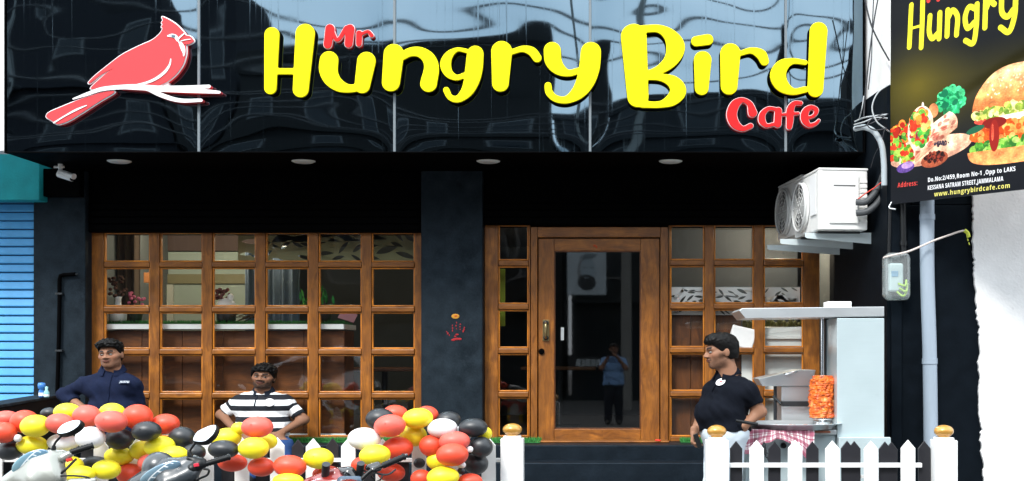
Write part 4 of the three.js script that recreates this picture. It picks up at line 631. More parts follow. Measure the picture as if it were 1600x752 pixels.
  const bl = thing('blue_curtain', 'blue grey curtain hanging inside behind the third window column', 'curtain'), c2 = new THREE.PlaneGeometry(0.62, 1.6, 50, 2), q2 = c2.attributes.position; for (let i = 0; i < q2.count; i++) q2.setZ(i, 0.03 * Math.sin(q2.getX(i) * 60)); c2.computeVertexNormals();
  part('fabric', c2.translate(WX(425, -1.2), 1.9, -1.2), std({ color: rgb(0.12, 0.17, 0.24), roughness: 0.9, side: THREE.DoubleSide }), bl); part('rail', rod([WX(400, -1.2), 2.7, -1.2], [WX(455, -1.2), 2.7, -1.2], 0.015), darkSteel, bl);
  // tables and chairs in the dim room
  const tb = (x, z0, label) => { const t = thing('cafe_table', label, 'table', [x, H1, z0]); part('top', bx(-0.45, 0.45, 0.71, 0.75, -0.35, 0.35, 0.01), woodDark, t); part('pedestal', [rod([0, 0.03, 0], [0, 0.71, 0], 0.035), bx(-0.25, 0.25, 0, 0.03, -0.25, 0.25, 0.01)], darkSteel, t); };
  tb(-2.6, -1.4, 'dark wooden cafe table inside behind the last window column'); tb(-0.6, -2.2, 'dark wooden cafe table inside behind the glass door');
  const sp = solo('green_banner', 'yellow green banner strip inside behind the narrow side window', 'banner', bx(WX(778, -0.3), WX(789, -0.3), WY(510, -0.3), WY(420, -0.3), -0.32, -0.31, 0.002), std({ color: rgb(0.35, 0.42, 0.02), roughness: 0.6 }));
  // ceiling downlights that show lit through the panes, then added ones to brighten inside
  [[437, 'small lit ceiling lamp inside behind the fourth window column'], [344, 'lit ceiling lamp glowing inside behind the second window column'], [215, 'added ceiling lamp brightening the room behind the first window column'], [1215, 'added ceiling lamp brightening the white counter behind the right window']].forEach(([x, l], i) => {
    const zl = i === 3 ? -0.75 : -1.1, X = WX(x, zl), t = thing('ceiling_lamp', l, 'lamp', [X, 3.05, zl], 'lit lamps inside the cafe');
    part('housing', lathe([[0, 0], [0.07, 0], [0.08, -0.03], [0.06, -0.034], [0.05, -0.02], [0, -0.02]]), whiteSign, t);
    part('bulb', ball(0, -0.04, 0, 0.04, 0.02, 0.04, 16, 10), std({ color: rgb(1, .9, .7), emissive: rgb(1, 0.85, 0.55), emissiveIntensity: 4 }), t);
    const p = new THREE.PointLight(new THREE.Color(1, 0.84, 0.6), i === 3 ? 1.8 : 0.85); p.position.set(X, 3.05 - 0.09, zl); p.castShadow = true; p.shadow.radius = 2; scene.add(p);  // stronger added lamp lifts the white counter behind the right window
  });
}
// ---------- across the street: what the glossy sign and the panes mirror ----------
{
  const glass = phys({ color: rgb(0.012, 0.016, 0.02), roughness: 0.15, specularIntensity: 0.5 });
  function block(label, x0, x1, h, z, col, nx, fl) {
    const b = thing('street_building', label, 'building', [0, 0, 0], 'buildings across the street'), m = phys({ color: rgb(...col.map((v) => v * .45)), roughness: 0.9, specularIntensity: 0.1 });
    part('wall', bx(x0, x1, 0, h, z, z + 6, 0), m, b); part('parapet', bx(x0 - .1, x1 + .1, h, h + 0.5, z - 0.12, z + 0.25, 0.02), m, b);
    for (let f = 1; f < fl; f++) { part('ledge', bx(x0, x1, f * 3.1 + 0.1, f * 3.1 + 0.22, z - 0.6, z - 0.004, 0.01), m, b); for (let i = 0; i < nx; i++) { const c = lerp(x0, x1, (i + .5) / nx), w = part('window', bx(c - .65, c + .65, f * 3.1 + .9, f * 3.1 + 2.5, z - .05, z - .004, 0.01), std({ color: rgb(0.12, 0.12, 0.12), roughness: 0.7 }), b); part('pane', bx(c - .55, c + .55, f * 3.1 + 1, f * 3.1 + 2.4, z - .07, z - .052, 0), glass, w); } }
    part('shopfront', bx(x0 + .4, x1 - .4, 0, 2.7, z - .06, z - .004, 0.01), glass, b); return b;
  }
  block('tall grey building across the street mirrored at the left of the sign', -30, -13, 13.4, 26, [0.05, 0.052, 0.06], 6, 4);
  block('ochre building across the street mirrored in the middle of the sign', -12.6, -1.5, 10.3, 25.5, [0.055, 0.055, 0.055], 4, 3);
  block('low pale building across the street mirrored at the right of the sign', -1.2, 9, 8.6, 26, [0.06, 0.065, 0.07], 4, 3);
  block('brown building across the street mirrored at the far right', 9.4, 26, 11.5, 26.5, [0.055, 0.05, 0.05], 6, 3);
  const bs = thing('barber_sign', 'white lettered dark barber shop board across the street mirrored in the door', 'sign', [-0.55, 1.0, 25.2]);
  const face = (x, w, h) => { x.fillStyle = '#b7c4cc'; x.fillRect(0, 0, w, h); x.fillStyle = '#8a8f93'; x.beginPath(); x.ellipse(w * .5, h * .52, w * .24, h * .33, 0.1, 0, 7); x.fill(); x.fillStyle = '#9fb0ba'; x.beginPath(); x.ellipse(w * .46, h * .46, w * .2, h * .26, 0.1, 0, 7); x.fill(); x.fillStyle = '#1d2226'; x.beginPath(); x.ellipse(w * .50, h * .74, w * .24, h * .17, -0.3, 0, 7); x.fill(); x.fillStyle = '#75828a'; x.beginPath(); x.ellipse(w * .46, h * .18, w * .22, h * .06, 0.1, 0, 7); x.fill(); x.fillStyle = '#9fb0ba'; x.fillRect(w * .44, h * .62, w * .12, h * .025); x.fillStyle = '#22262a'; x.fillRect(w * .31, h * .41, w * .11, h * .02); x.fillRect(w * .5, h * .41, w * .11, h * .02); };
  part('board', bx(-0.8, 0.8, 0, 0.5, -0.05, 0, 0.01), jetM, bs); part('print', new THREE.PlaneGeometry(1.5, 0.4).rotateY(Math.PI).translate(0, 0.25, -0.055), std({ map: canvasTex(512, 120, (x, w, h) => { x.fillStyle = '#0b0d10'; x.fillRect(0, 0, w, h); x.fillStyle = '#c9d3d8'; x.font = 'bold 92px sans-serif'; x.textAlign = 'center'; x.fillText('BARBER', w / 2, 94); }), roughness: 0.5 }), bs);
  [[-0.69, 3.45, 'pale poster of a bearded man across the street, mirrored in the door']].forEach(([x, y, l]) => { const p = thing('barber_poster', l, 'poster', [x, y, 25.2]); part('print', new THREE.PlaneGeometry(1.25, 1.5).rotateY(Math.PI).translate(0, 0.75, -0.03), std({ map: canvasTex(256, 320, face), roughness: 0.5 }), p); part('frame', bx(-.65, .65, -.02, 1.52, -0.025, 0, 0.005), darkSteel, p); });
  // a white car parked across the street, mirrored low in the big window
  {
    const c = thing('parked_car', 'white hatchback parked across the street, mirrored in the large window', 'car', [-7.2, 0, 15.4]), wm = phys({ color: rgb(0.75, 0.76, 0.78), roughness: 0.3, clearcoat: 1 });
    const prof = (pts) => { const sh = new THREE.Shape(); sh.setFromPoints(new THREE.SplineCurve(pts.map((q) => new THREE.Vector2(...q))).getPoints(60)); return sh; };
    part('body', new THREE.ExtrudeGeometry(prof([[-1.9, .3], [-1.95, .6], [-1.7, .82], [-1, .92], [-.4, 1.38], [.9, 1.42], [1.6, 1.0], [1.9, .9], [1.95, .45], [1.8, .28], [0, .25]]), { depth: 1.4, bevelEnabled: true, bevelSize: 0.08, bevelThickness: 0.12, bevelSegments: 4 }).translate(0, 0, -.7), wm, c);
    for (const q of [-1, 1]) { part('side_window', new THREE.ExtrudeGeometry(prof([[-.75, .95], [-.35, 1.28], [.2, 1.34], [.85, 1.32], [1.3, 1.0], [.3, .95]]), { depth: 0.01, bevelEnabled: false }).translate(0, 0, q * .825 - .005), glass, c); for (const x of [-1.2, 1.2]) { const w = part('wheel', new THREE.TorusGeometry(.22, .09, 10, 28).translate(x, .3, q * .78), rubberM, c); part('rim', new THREE.CylinderGeometry(.15, .15, .06, 20).rotateX(Math.PI / 2).translate(x, .3, q * .8), chromeM, w); } part('headlight', ball(-1.88, .68, q * .6, .1, .08, .14, 12, 8), chromeM, c); }
  }
  const cM = std({ color: rgb(0.01, 0.01, 0.012), roughness: 0.6 });
  [[7.4, 19, 0.9], [7.7, 19.3, 0.7], [8.3, 18.2, 1.1], [8.6, 20, 0.8], [6.6, 17.5, 0.7], [6.9, 18.6, 1.0], [9.3, 19.4, 0.6], [9.9, 18.4, 0.9], [10.7, 19, 1.0], [11.6, 19.6, 0.8]].forEach(([y, z, s], i) => solo('overhead_cable', ['lowest sagging', 'second lowest', 'middle', 'upper', 'nearer low', 'nearer middle', 'straighter', 'fourth from the top', 'third from the top', 'topmost'][i] + ' overhead cable along the street, mirrored in the glossy sign', 'cable', tube(Array.from({ length: 21 }, (_, k) => { const t = (k - 10) * 3.2, u = ((t + 16) / 16 % 2 + 2) % 2 - 1; return [t, y - s * (1 - u * u) + 0.3 * nz(t * .2, i), z + i * 0.05]; }), 0.042, 120, 6), cM, 'overhead cables across the street'));
  for (const x of [-16, 0.5, 16.3]) { const p = thing('utility_pole', 'concrete utility pole across the street ' + (x < -1 ? 'far to the left' : x < 5 ? 'opposite the cafe door' : 'far to the right'), 'pole', [x, 0, 19.4], 'utility poles across the street'); part('shaft', rod([0, 0, 0], [0, 12, 0], 0.16, 0.1), std({ color: rgb(0.2, 0.2, 0.19), roughness: 0.9 }), p); part('crossarm', [bx(-0.08, 0.08, 8.2, 8.32, -1.2, 0.9, 0.01), bx(-0.08, 0.08, 7.2, 7.3, -1.0, 0.7, 0.01)], darkSteel, p); }
}
// ---------- picket fences ----------
const ZF = 3.2, sF = SC(ZF);
{
  const GY = 0.12;
  const picketG = (w, top, tip) => { const s = new THREE.Shape([[-w / 2, 0], [w / 2, 0], [w / 2, top - tip], [0, top], [-w / 2, top - tip]].map((p) => new THREE.Vector2(...p))); const g = new THREE.ExtrudeGeometry(s, { depth: 0.016, bevelEnabled: true, bevelSize: 0.003, bevelThickness: 0.003, bevelSegments: 1 }); return grain(g, 1); };
  const blackPick = std({ color: rgb(0.008, 0.008, 0.012), roughness: 0.5 });
  const whiteP = picketG(21 * sF, WY(685, ZF) - GY, 0.06), blackP = picketG(18 * sF, WY(686.5, ZF + -0.05) - GY, 0.055);
  function fence(label, x0, x1, whites, blacks, rails, dy = 0) {
    const f = thing('picket_fence', label, 'fence', [0, 0, 0], 'picket fences before the cafe');
    for (const x of whites) { const m = part('picket', whiteP, whitePaint, f); m.position.set(WX(x, ZF), GY + rr(-.006, .006) + dy, ZF + 0.012); m.rotation.z = rr(-.008, .008); }
    for (const x of blacks) { const m = part('picket', blackP, blackPick, f, 'black picket'); m.position.set(WX(x, ZF), GY + rr(-.006, .006) + dy, ZF - 0.055); m.rotation.z = rr(-.01, .01); }
    for (const [a, b, y, h, z] of rails) part('rail', bx(WX(a, ZF), WX(b, ZF), WY(y + h, ZF), WY(y, ZF), ZF - 0.032 + (z || 0), ZF + 0.006 + (z || 0), 0.004, 0), whitePaint, f);
    return f;
  }
  const lw = [], lb = []; for (let x = 764.5; x > -30; x -= 55) { lw.push(x); lb.push(x - 27.3); }
  fence('long picket fence of white and black boards behind the balloons', -30, 783, lw, lb, [[-30, 784, 716.5, 6], [-30, 784, 790, 8]]);
  const rw = [1182, 1241, 1301, 1361, 1418], rb = [1151.5, 1211, 1271, 1327, 1337, 1386, 1394, 1448];
  fence('short picket fence of white and black boards before the food cart', 1135, 1460, rw, rb, [[1135, 1441, 724, 7], [1318, 1396, 744, 5, -.06], [1135, 1460, 795, 8]], -0.02);
  function post(label, x, top) {
    const p = thing('fence_post', label, 'fence post', [WX(x, ZF), 0.12, ZF], 'white posts with golden balls'), w = 17.5 * sF, w2 = 13 * sF, y0 = WY(top + 22, ZF) - 0.12, y1 = WY(top + 18, ZF) - 0.12;
    part('shaft', bx(-w, w, 0, y0, -0.075, 0.075, 0.008), whitePaint, p); part('neck', bx(-w2, w2, y0, y1 + 0.0, -0.06, 0.06, 0.006), whitePaint, p);
    part('ball', [ball(0, y1 + 9.5 * sF, 0, 15.2 * sF, 9.8 * sF, 13 * sF, 32, 20), rod([0, y1, 0], [0, y1 + 4 * sF, 0], 9 * sF, 8 * sF, 24)], goldM, p);
  }
  post('white fence post with golden ball at the end of the balloon garland', 800.5, 663); post('white fence post with golden ball before the man in black', 1120, 665.5); post('white fence post with golden ball before the black pier', 1475, 665.5);
}
// ---------- balloons ----------
{
  const bal = (o) => phys({ roughness: 0.5, clearcoat: 0.14, clearcoatRoughness: 0.3, transmission: 0.12, thickness: 0, ...o });
  const col = { red: bal({ color: rgb(0.80, 0.072, 0.028) }), yellow: bal({ color: rgb(0.92, 0.80, 0.02) }), black: phys({ color: rgb(0.016, 0.019, 0.023), roughness: 0.42, clearcoat: 0.15, clearcoatRoughness: 0.4 }), white: bal({ color: rgb(0.85, 0.84, 0.85) }), pink: bal({ color: rgb(0.82, 0.12, 0.085) }) };
  const prof = []; for (let i = 0; i <= 22; i++) { const t = i / 22 * Math.PI, c = Math.cos(t); prof.push([Math.max(0.0001, Math.sin(t) * (1 - 0.06 * (c < 0 ? -c * c : 0))), -c]); }
  const bodyG = lathe(prof, 32).rotateX(Math.PI / 2), knotG = join([new THREE.CylinderGeometry(0.035, 0.07, 0.12, 10).rotateX(-Math.PI / 2).translate(0, 0, -1.04), new THREE.TorusGeometry(0.055, 0.022, 6, 12).translate(0, 0, -1.1)]);
  const L = [
    [8, 655, 21, 13, 'pink', 0, 'peeping out at the photo left edge above the others'], [37.7, 659, 21.5, 18, 'red', 1, 'on top near the left edge, beside the yellow one'], [55, 666, 23, 17.6, 'yellow', 2, 'second from the left edge below the parapet'],
    [5, 676, 20, 16.5, 'red', 2, 'cut by the left edge of the photo'], [27.5, 685, 6.5, 6, 'white', 2, 'tiny one between the yellow and black at left'], [14, 704.5, 20, 15, 'black', 1, 'lowest at the left edge above the pale scooter'], [50, 696, 24, 15.5, 'yellow', 1, 'just above the pale scooter instruments'],
    [93, 662, 22, 16, 'pink', 2, 'behind the round mirror of the pale scooter'], [105, 644.5, 21, 14.5, 'yellow', 0, 'top one before the navy shirt man, left'], [76, 646, 13, 9, 'black', -1, 'barely showing behind the left red and yellow ones'], [135.5, 650.5, 22, 17.5, 'pink', 1, 'before the navy shirt man beside his left arm'],
    [98, 692, 24, 14, 'white', 1, 'below the round scooter mirror'], [141, 684.5, 23, 17.6, 'white', 3, 'above the pale scooter hand grip'], [173.5, 659, 25, 17.5, 'pink', 3, 'centred below the navy shirt man'], [175, 646, 20.5, 16, 'yellow', 0, 'peeping up before the navy shirt man waist'],
    [214.5, 651.5, 23.5, 19.6, 'red', 1, 'large one below the navy shirt man right elbow'], [186, 686, 21.5, 17, 'black', 1, 'below the pink ones, right of the white one'], [228.6, 674, 23, 15.6, 'black', 3, 'below the large red one at the man elbow'], [257.5, 663, 22.6, 16, 'red', 0, 'rightmost red of the left garland top'],
    [186, 713, 23, 14.5, 'yellow', 0, 'below two black ones in the middle of the left garland'], [148, 724, 20, 11, 'black', -1, 'under the pale scooter hand grip'], [166, 734, 22, 15.6, 'yellow', 2, 'low between the two scooters'], [222, 704, 20, 15, 'yellow', 0, 'half hidden under the black one, left of a bigger yellow'],
    [249, 698, 24, 16.4, 'yellow', 2, 'above the dark scooter shield'], [271, 711, 23, 14, 'yellow', 3, 'touching the top of the dark scooter'], [235, 724, 20, 14, 'pink', 1, 'tucked behind the dark scooter left side'], [203, 741, 21, 16.5, 'red', 0, 'lowest red between the two scooters'],
    [284, 684, 20.6, 17, 'black', 1, 'behind the angular mirror of the dark scooter'], [302, 708, 19, 14, 'black', 2, 'behind the dark scooter mirror stem'], [125, 742, 23, 14, 'yellow', 3, 'at the bottom behind the pale scooter'], [110, 729, 20, 16, 'yellow', 1, 'behind the pale scooter brake lever'],
    [353.6, 685, 23.5, 16, 'yellow', 1, 'right of the angular scooter mirror'], [349, 702.5, 24, 14.7, 'black', 3, 'above the dark scooter hand grip'], [401.5, 667.6, 25, 16.8, 'pink', 2, 'held before the striped shirt man'], [373, 670, 12, 10, 'yellow', 1, 'small one at the striped shirt man hand'],
    [396, 700.5, 24, 17, 'yellow', 3, 'under the pink one before the striped shirt man'], [418, 690, 15, 12, 'yellow', 0, 'peeping out beside the striped shirt man jeans'], [363, 723.5, 23, 14, 'red', 1, 'behind the dark scooter hand grip'], [408, 730, 21, 15, 'red', 2, 'low, left of a picket, below the yellow one'],
    [452.5, 729, 26, 17.5, 'red', 3, 'before the pickets, left of the motorcycle'], [497.6, 716.5, 24, 16.6, 'yellow', 2, 'alone before the pickets above the motorcycle'], [450, 751, 24, 11, 'yellow', 4, 'at the bottom edge left of the motorcycle'], [512, 742, 24, 14, 'red', 1, 'behind the motorcycle visor'],
    [594, 655, 23, 17, 'black', 0, 'at the top left of the right cluster'], [618, 647, 20, 14, 'red', -1, 'at the very top of the right cluster, left'], [652.5, 654, 24, 16, 'yellow', 1, 'topmost yellow of the right cluster'], [667, 648.5, 18, 14, 'red', -1, 'behind the topmost yellow of the right cluster'],
    [609, 665.6, 25, 17.7, 'pink', 2, 'before the black one in the right cluster'], [569, 686, 26, 17.6, 'white', 2, 'leftmost of the right cluster, above the motorcycle grip'], [645.5, 681, 21.5, 17.5, 'yellow', 0, 'in the middle of the right cluster'], [585.5, 711.5, 24.6, 16.5, 'yellow', 3, 'below the leftmost white one, by the motorcycle grip'],
    [621, 700.6, 24.5, 17.5, 'red', 1, 'above the end of the motorcycle grip'], [700, 657, 20, 14, 'black', -1, 'behind the big white one of the right cluster'], [691, 669.5, 24, 15.5, 'white', 1, 'big one near the top of the right cluster'], [725, 676, 16, 12, 'white', 0, 'smaller one beside the big white one, right cluster'],
    [739, 668.6, 23, 15, 'black', 1, 'uppermost black at the right end of the cluster'], [757, 678, 12, 11, 'yellow', 0, 'sliver behind the black one near the sidelight'], [674.5, 697, 20, 17, 'red', 1, 'half hidden left of two reds in the right cluster'], [710, 690, 24.5, 15.6, 'pink', 2, 'upper of two overlapping in the right cluster'],
    [706.5, 711, 25.5, 18, 'red', 3, 'lower front of the two overlapping in the right cluster'], [752, 699, 18.5, 16.4, 'black', 1, 'middle black of three at the right end'], [743.5, 725, 19.5, 17, 'black', 0, 'lowest black of three at the right end'], [684, 720, 18, 15, 'yellow', 1, 'half hidden under the front red, right cluster'],
    [692, 746, 25.5, 17, 'yellow', 3, 'lowest yellow of the right cluster'], [611, 738.6, 22, 15, 'red', 0, 'below the motorcycle grip'], [658, 748, 17, 14, 'red', 1, 'at the bottom edge left of the lowest yellow'], [734, 753, 20, 13, 'red', 2, 'at the bottom edge of the cluster right end'],
    [734, 702.5, 5.5, 5, 'white', 2, 'tiny one between red and black, right cluster'], [721, 727, 7, 5.5, 'white', 2, 'tiny one below the front red, right cluster'], [720.6, 736, 6, 5.5, 'black', 2, 'tiny one beside the lowest yellow, right cluster'], [565, 727, 17, 13, 'red', 1, 'behind the motorcycle lever'],
    [76, 716, 14, 10, 'black', -1, 'in the shade behind the pale scooter'], [655, 724, 9, 8, 'black', -1, 'in the gap under the right cluster'],
  ];
  for (const [x, y, a, b, c, layer, where] of L) {
    const z = 3.36 + layer * 0.1, s = SC(z), name = c === 'pink' ? 'light red' : c;
    const o = thing('balloon', name + ' balloon ' + where, 'balloon', [WX(x, z), WY(y, z), z], 'party balloons on the fence');
    const g = part('skin', bodyG, col[c], o), k = part('knot', knotG, col[c], o), tilt = new THREE.Euler(rr(-.9, -.2), rr(-.7, .7), 0);
    const sc = [a * s, b * s, (a + b) / 2 * s * 0.95], front = [228.6, 257.5, 173.5, 401.5, 609, 497.6].includes(x);
    g.scale.set(...sc); g.rotation.z = rr(-.1, .1); k.scale.set(sc[2], sc[2], sc[2]); k.rotation.set(front ? Math.PI - 0.25 : tilt.x, front ? 0.2 : tilt.y, 0); k.scale.multiplyScalar(0.92);
  }
}
// ---------- food cart with the shawarma spit ----------
{
  const c = thing('shawarma_cart', 'stainless steel food cart with flat roof standing right of the man in black', 'food cart'), z = 2.35, zB = 1.95, zT = 2.6, s = SC(z);
  const X = (v, q = z) => WX(v, q), Y = (v, q = z) => WY(v, q);
  const roof = new THREE.Shape([[X(1156, zT), Y(486, zT)], [X(1165, zT), Y(497, zT)], [X(1381, zT), Y(494, zT)], [X(1381, zT), Y(480, zT)], [X(1160, zT), Y(482.5, zT)]].map((p) => new THREE.Vector2(...p)));
  part('roof', new THREE.ExtrudeGeometry(roof, { depth: 0.62, bevelEnabled: true, bevelSize: 0.003, bevelThickness: 0.003, bevelSegments: 1 }).translate(0, 0, zT - 0.62), steelM, c);
  part('vent_box', bx(X(1290, zB), X(1327, zB), Y(482, zB), Y(472, zB), zB - 0.1, zB + 0.1, 0.004), whitePlaster, c);
  part('side_panel', bx(X(1308, zT), X(1382, zT), 0.16, Y(497, zT) - 0.002, zT - 0.45, zT, 0.006), steelPaint, c);
  part('back_panel', bx(X(1288, zB), X(1309, zB), Y(672, zB), Y(497, zB), zB - 0.03, zB, 0.004), steelM, c);
  part('frame_post', [bx(X(1289, 2.15), X(1295, 2.15), Y(675, 2.15), Y(497, 2.15), 2.1, 2.15, 0.004)], darkSteel, c);
  part('burner', [bx(X(1296, 2.1), X(1307, 2.1), Y(668, 2.1), Y(510, 2.1), 2.02, 2.3, 0.004)], steelM, c);
  // worktop, body, drip tray surround
  const yt = Y(672, zT);
  part('worktop', bx(X(1163, zT), X(1308, zT) - 0.003, yt - 0.04, yt, zT - 0.62, zT, 0.006), steelM, c);
  part('body', bx(X(1166, zT), X(1308, zT) - 0.004, 0.16, yt - 0.042, zT - 0.58, zT - 0.03, 0.006), steelPaint, c);
  part('body', bx(X(1308, zT) + .003, X(1390, zT), 0.16, Y(683, zT), zT + .002, zT + 0.05, 0.006), steelPaint, c, 'projecting lower front panel of the cart');
  for (const x of [1172, 1375]) part('leg', bx(X(x, zT) - .02, X(x, zT) + .02, 0.12, 0.16, zT - 0.1, zT - 0.05, 0.003), darkSteel, c);
  part('gas_knob', rod([X(1225, zT), yt - 0.13, zT - 0.03], [X(1225, zT), yt - 0.13, zT + 0.0], 0.025, 0.022, 16), blackPlastic, c);
  // stainless hood box behind the tray
  const b = thing('steel_hood', 'stainless steel counter box with sloping lid behind the tray', 'steel box'), zh = 2.0, Xh = (v) => WX(v, zh), Yh = (v) => WY(v, zh);
  const lid = new THREE.Shape([[Xh(1186), Yh(593)], [Xh(1192), Yh(603)], [Xh(1268), Yh(603)], [Xh(1274), Yh(579)], [Xh(1247), Yh(579)]].map((p) => new THREE.Vector2(...p)));
  part('lid', new THREE.ExtrudeGeometry(lid, { depth: 0.4, bevelEnabled: true, bevelSize: 0.003, bevelThickness: 0.003, bevelSegments: 1 }).translate(0, 0, zh - 0.4), steelM, b);
  part('body', bx(Xh(1222), Xh(1272), Yh(672), Yh(604), zh - 0.4, zh - 0.02, 0.005), steelM, b); part('shelf', bx(Xh(1221), Xh(1266), Yh(635), Yh(627), zh - 0.019, zh + 0.05, 0.003), darkSteel, b);
  part('stand', [rod([Xh(1214), Yh(660), zh - .1], [Xh(1214), Yh(604), zh - .1], 0.015), rod([Xh(1211), Yh(620), zh - .1], [Xh(1222), Yh(632), zh - .05], 0.012)], darkSteel, b);
  part('handle', tube([[Xh(1225), Yh(585), zh], [Xh(1228), Yh(584), zh + 0.04], [Xh(1243), Yh(581), zh + 0.04], [Xh(1246), Yh(581), zh]], 0.008, 16, 8), chromeM, b);
  // spit and meat
  const zS = 2.42, sp = thing('shawarma_spit', 'stack of orange marinated meat on an upright steel spit', 'shawarma', [WX(1285, zS), WY(667, zS), zS]), ss = SC(zS);
  part('rod', rod([0, 0, 0], [0, 172 * ss, 0], 0.014, 0.012), chromeM, sp); part('base', [rod([0, -.01, 0], [0, 8 * ss, 0], 0.07, 0.06, 24), rod([0, 8 * ss, 0], [0, 11 * ss, 0], 0.03, 0.03, 16), rod([0, 11.5 * ss, 0], [0, 13 * ss, 0], 0.085, 0.085, 24)], steelM, sp);
  const R0 = 21 * ss, mh = 66 * ss, y0 = 14 * ss;
  const meat = nets((x, y, zz) => { const t = y / mh, r = Math.hypot(x, zz * 1.12), a = Math.atan2(zz, x), lay = y * 52 + 0.9 * nz(Math.cos(a) * 1.5, y * 8, Math.sin(a) * 1.5); let R = R0 * (0.93 + 0.08 * Math.sin(t * 2.6) - 0.10 * t - 0.30 * sstep(0.84, 1.04, t) - 0.05 * sstep(.1, 0, t)); R += 0.022 * nz(Math.cos(a) * 1.8, y * 9, Math.sin(a) * 1.8) + 0.014 * nz(Math.cos(a) * 4, y * 26, Math.sin(a) * 4) + 0.013 * (Math.abs(nz(Math.cos(a) * 2.2, y * 60, Math.sin(a) * 2.2)) * 2 - .4) + 0.007 * nz(x * 40, y * 150, zz * 40) + 0.004 * nz(x * 120, y * 120, zz * 120); return Math.max(r - R, y - mh, -y); }, [-0.14, -0.01, -0.14], [0.14, mh + 0.01, 0.14], 0.0045);
  { const p = meat.attributes.position, cl = new Float32Array(p.count * 3), nn = meat.attributes.normal; for (let i = 0; i < p.count; i++) { const x = p.getX(i), y = p.getY(i), zz = p.getZ(i), a = Math.atan2(zz, x), f = clamp(0.5 + 0.9 * nz(Math.cos(a) * 2.5, y * 30, Math.sin(a) * 2.5), 0, 1), band = sstep(.25, .6, nz(Math.cos(a) * 1.2, y * 16 + 3, Math.sin(a) * 1.2)) * sstep(0.72, .4, y / mh); const c3 = [lerp(lerp(0.50, 0.88, f), 0.88, band), lerp(lerp(0.055, 0.21, f), 0.48, band), lerp(lerp(0.004, 0.014, f), 0.15, band)]; const ch = sstep(.35, .6, nz(x * 22, y * 40, zz * 22 + 4)) * .6; cl.set(c3.map((v) => v * (1 - ch)), i * 3); } meat.setAttribute('color', new THREE.BufferAttribute(cl, 3)); }
  part('meat', meat.translate(0, y0, 0), phys({ vertexColors: true, roughness: 0.4, clearcoat: 0.25, clearcoatRoughness: 0.35 }), sp);
  // trays, knife, cloth
  const zt = 2.5, tr = thing('serving_tray', 'wide round steel tray resting on the cart under the spit', 'tray', [WX(1238, zt), yt + 0.002, zt]);
  part('dish', lathe([[0, 0.012], [0.33, 0.014], [0.37, 0.042], [0.405, 0.048], [0.405, 0.054], [0.365, 0.048], [0.325, 0.004], [0, 0.002]], 48).scale(1.02, 1, 0.78), steelM, tr);
  part('meat_scrap', Array.from({ length: 34 }, () => { const a = rnd() * 6.3, r = rnd() * .28; return ball(0.02 + Math.cos(a) * r * .9, 0.022, Math.sin(a) * r * .6, rr(.012, .03), rr(.006, .012), rr(.012, .024), 7, 5); }), std({ color: rgb(0.5, 0.13, 0.03), roughness: 0.6 }), tr);
  const kn = thing('carving_knife', 'long carving knife with dark handle lying on the tray edge', 'knife'), zk = 3.0, Yk = WY(660, zk);
  part('blade', (() => { const sh = new THREE.Shape([[WX(1152, zk), Yk + .005], [WX(1184, zk), Yk - .026], [WX(1184, zk), Yk - .008]].map((p) => new THREE.Vector2(...p))); return new THREE.ExtrudeGeometry(sh, { depth: 0.004, bevelEnabled: false }).translate(0, 0, zk); })(), chromeM, kn);
  part('handle', [rod([WX(1150, zk), Yk + 0.012, zk], [WX(1184, zk), Yk - 0.018, zk], 0.012, 0.015, 10)], blackPlastic, kn);
  const plaid = canvasTex(512, 256, (x, w, h) => { x.fillStyle = '#f4eeee'; x.fillRect(0, 0, w, h); for (let i = 0; i < 9; i++) { x.fillStyle = 'rgba(120,30,55,.45)'; x.fillRect(i * 60, 0, 26, h); x.fillStyle = 'rgba(130,30,60,.8)'; x.fillRect(i * 60 + 36, 0, 5, h); x.fillRect(i * 60 + 45, 0, 3, h); } for (let i = 0; i < 5; i++) { x.fillStyle = 'rgba(130,30,60,.5)'; x.fillRect(0, i * 58, w, 24); x.fillStyle = 'rgba(130,30,60,.8)'; x.fillRect(0, i * 58 + 34, w, 4); } });
  const cz = zT + 0.13, cw = X(1272, cz) - X(1158, cz), ch = 0.20, cg = new THREE.PlaneGeometry(cw, ch + 0.2, 60, 30), p = cg.attributes.position;
  const x0 = X(1158, cz);
  for (let i = 0; i < p.count; i++) { const u = p.getX(i) / cw + .5, v = p.getY(i) / (ch + .2) + .5, hang = 1 - v; const len = 0.06 + 0.10 * (0.5 + 0.5 * Math.cos((u - .08) * 7.5)) + .03 * nz(u * 6, 2, 1) + 0.08 * sstep(.75, 1, u); const drop = clamp((hang - .45) / .55, 0, 1), fold = 0.018 * Math.sin(u * 34 + 3 * nz(u * 3, v, 3)) * (.3 + drop); p.setXYZ(i, x0 + u * cw + 0.02 * nz(u * 4, v * 2, 7), yt + 0.012 + 0.02 * Math.max(0, nz(u * 5, v * 5, 1)) - drop * len * 1.15 - 0.012 * u, cz + 0.02 + fold - (1 - sstep(.2, .5, hang)) * 0.16 + 0.02 * drop); }
  cg.computeVertexNormals();
  solo('checked_cloth', 'maroon and white checked cloth draped over the cart edge', 'cloth', cg, std({ map: plaid, roughness: 0.95, side: THREE.DoubleSide }));
  const chn = thing('chain', 'thin dark chain hanging behind the right pickets', 'chain'); for (let i = 0; i < 11; i++) { const t = i / 10, q = part('link', new THREE.TorusGeometry(0.016, 0.005, 6, 12).scale(.7, 1.2, 1), darkSteel, chn); q.position.copy(P(lerp(1194, 1206, t * t), lerp(696, 722, t), 2.8)); q.rotation.y = i % 2 ? 1.5 : 0; }
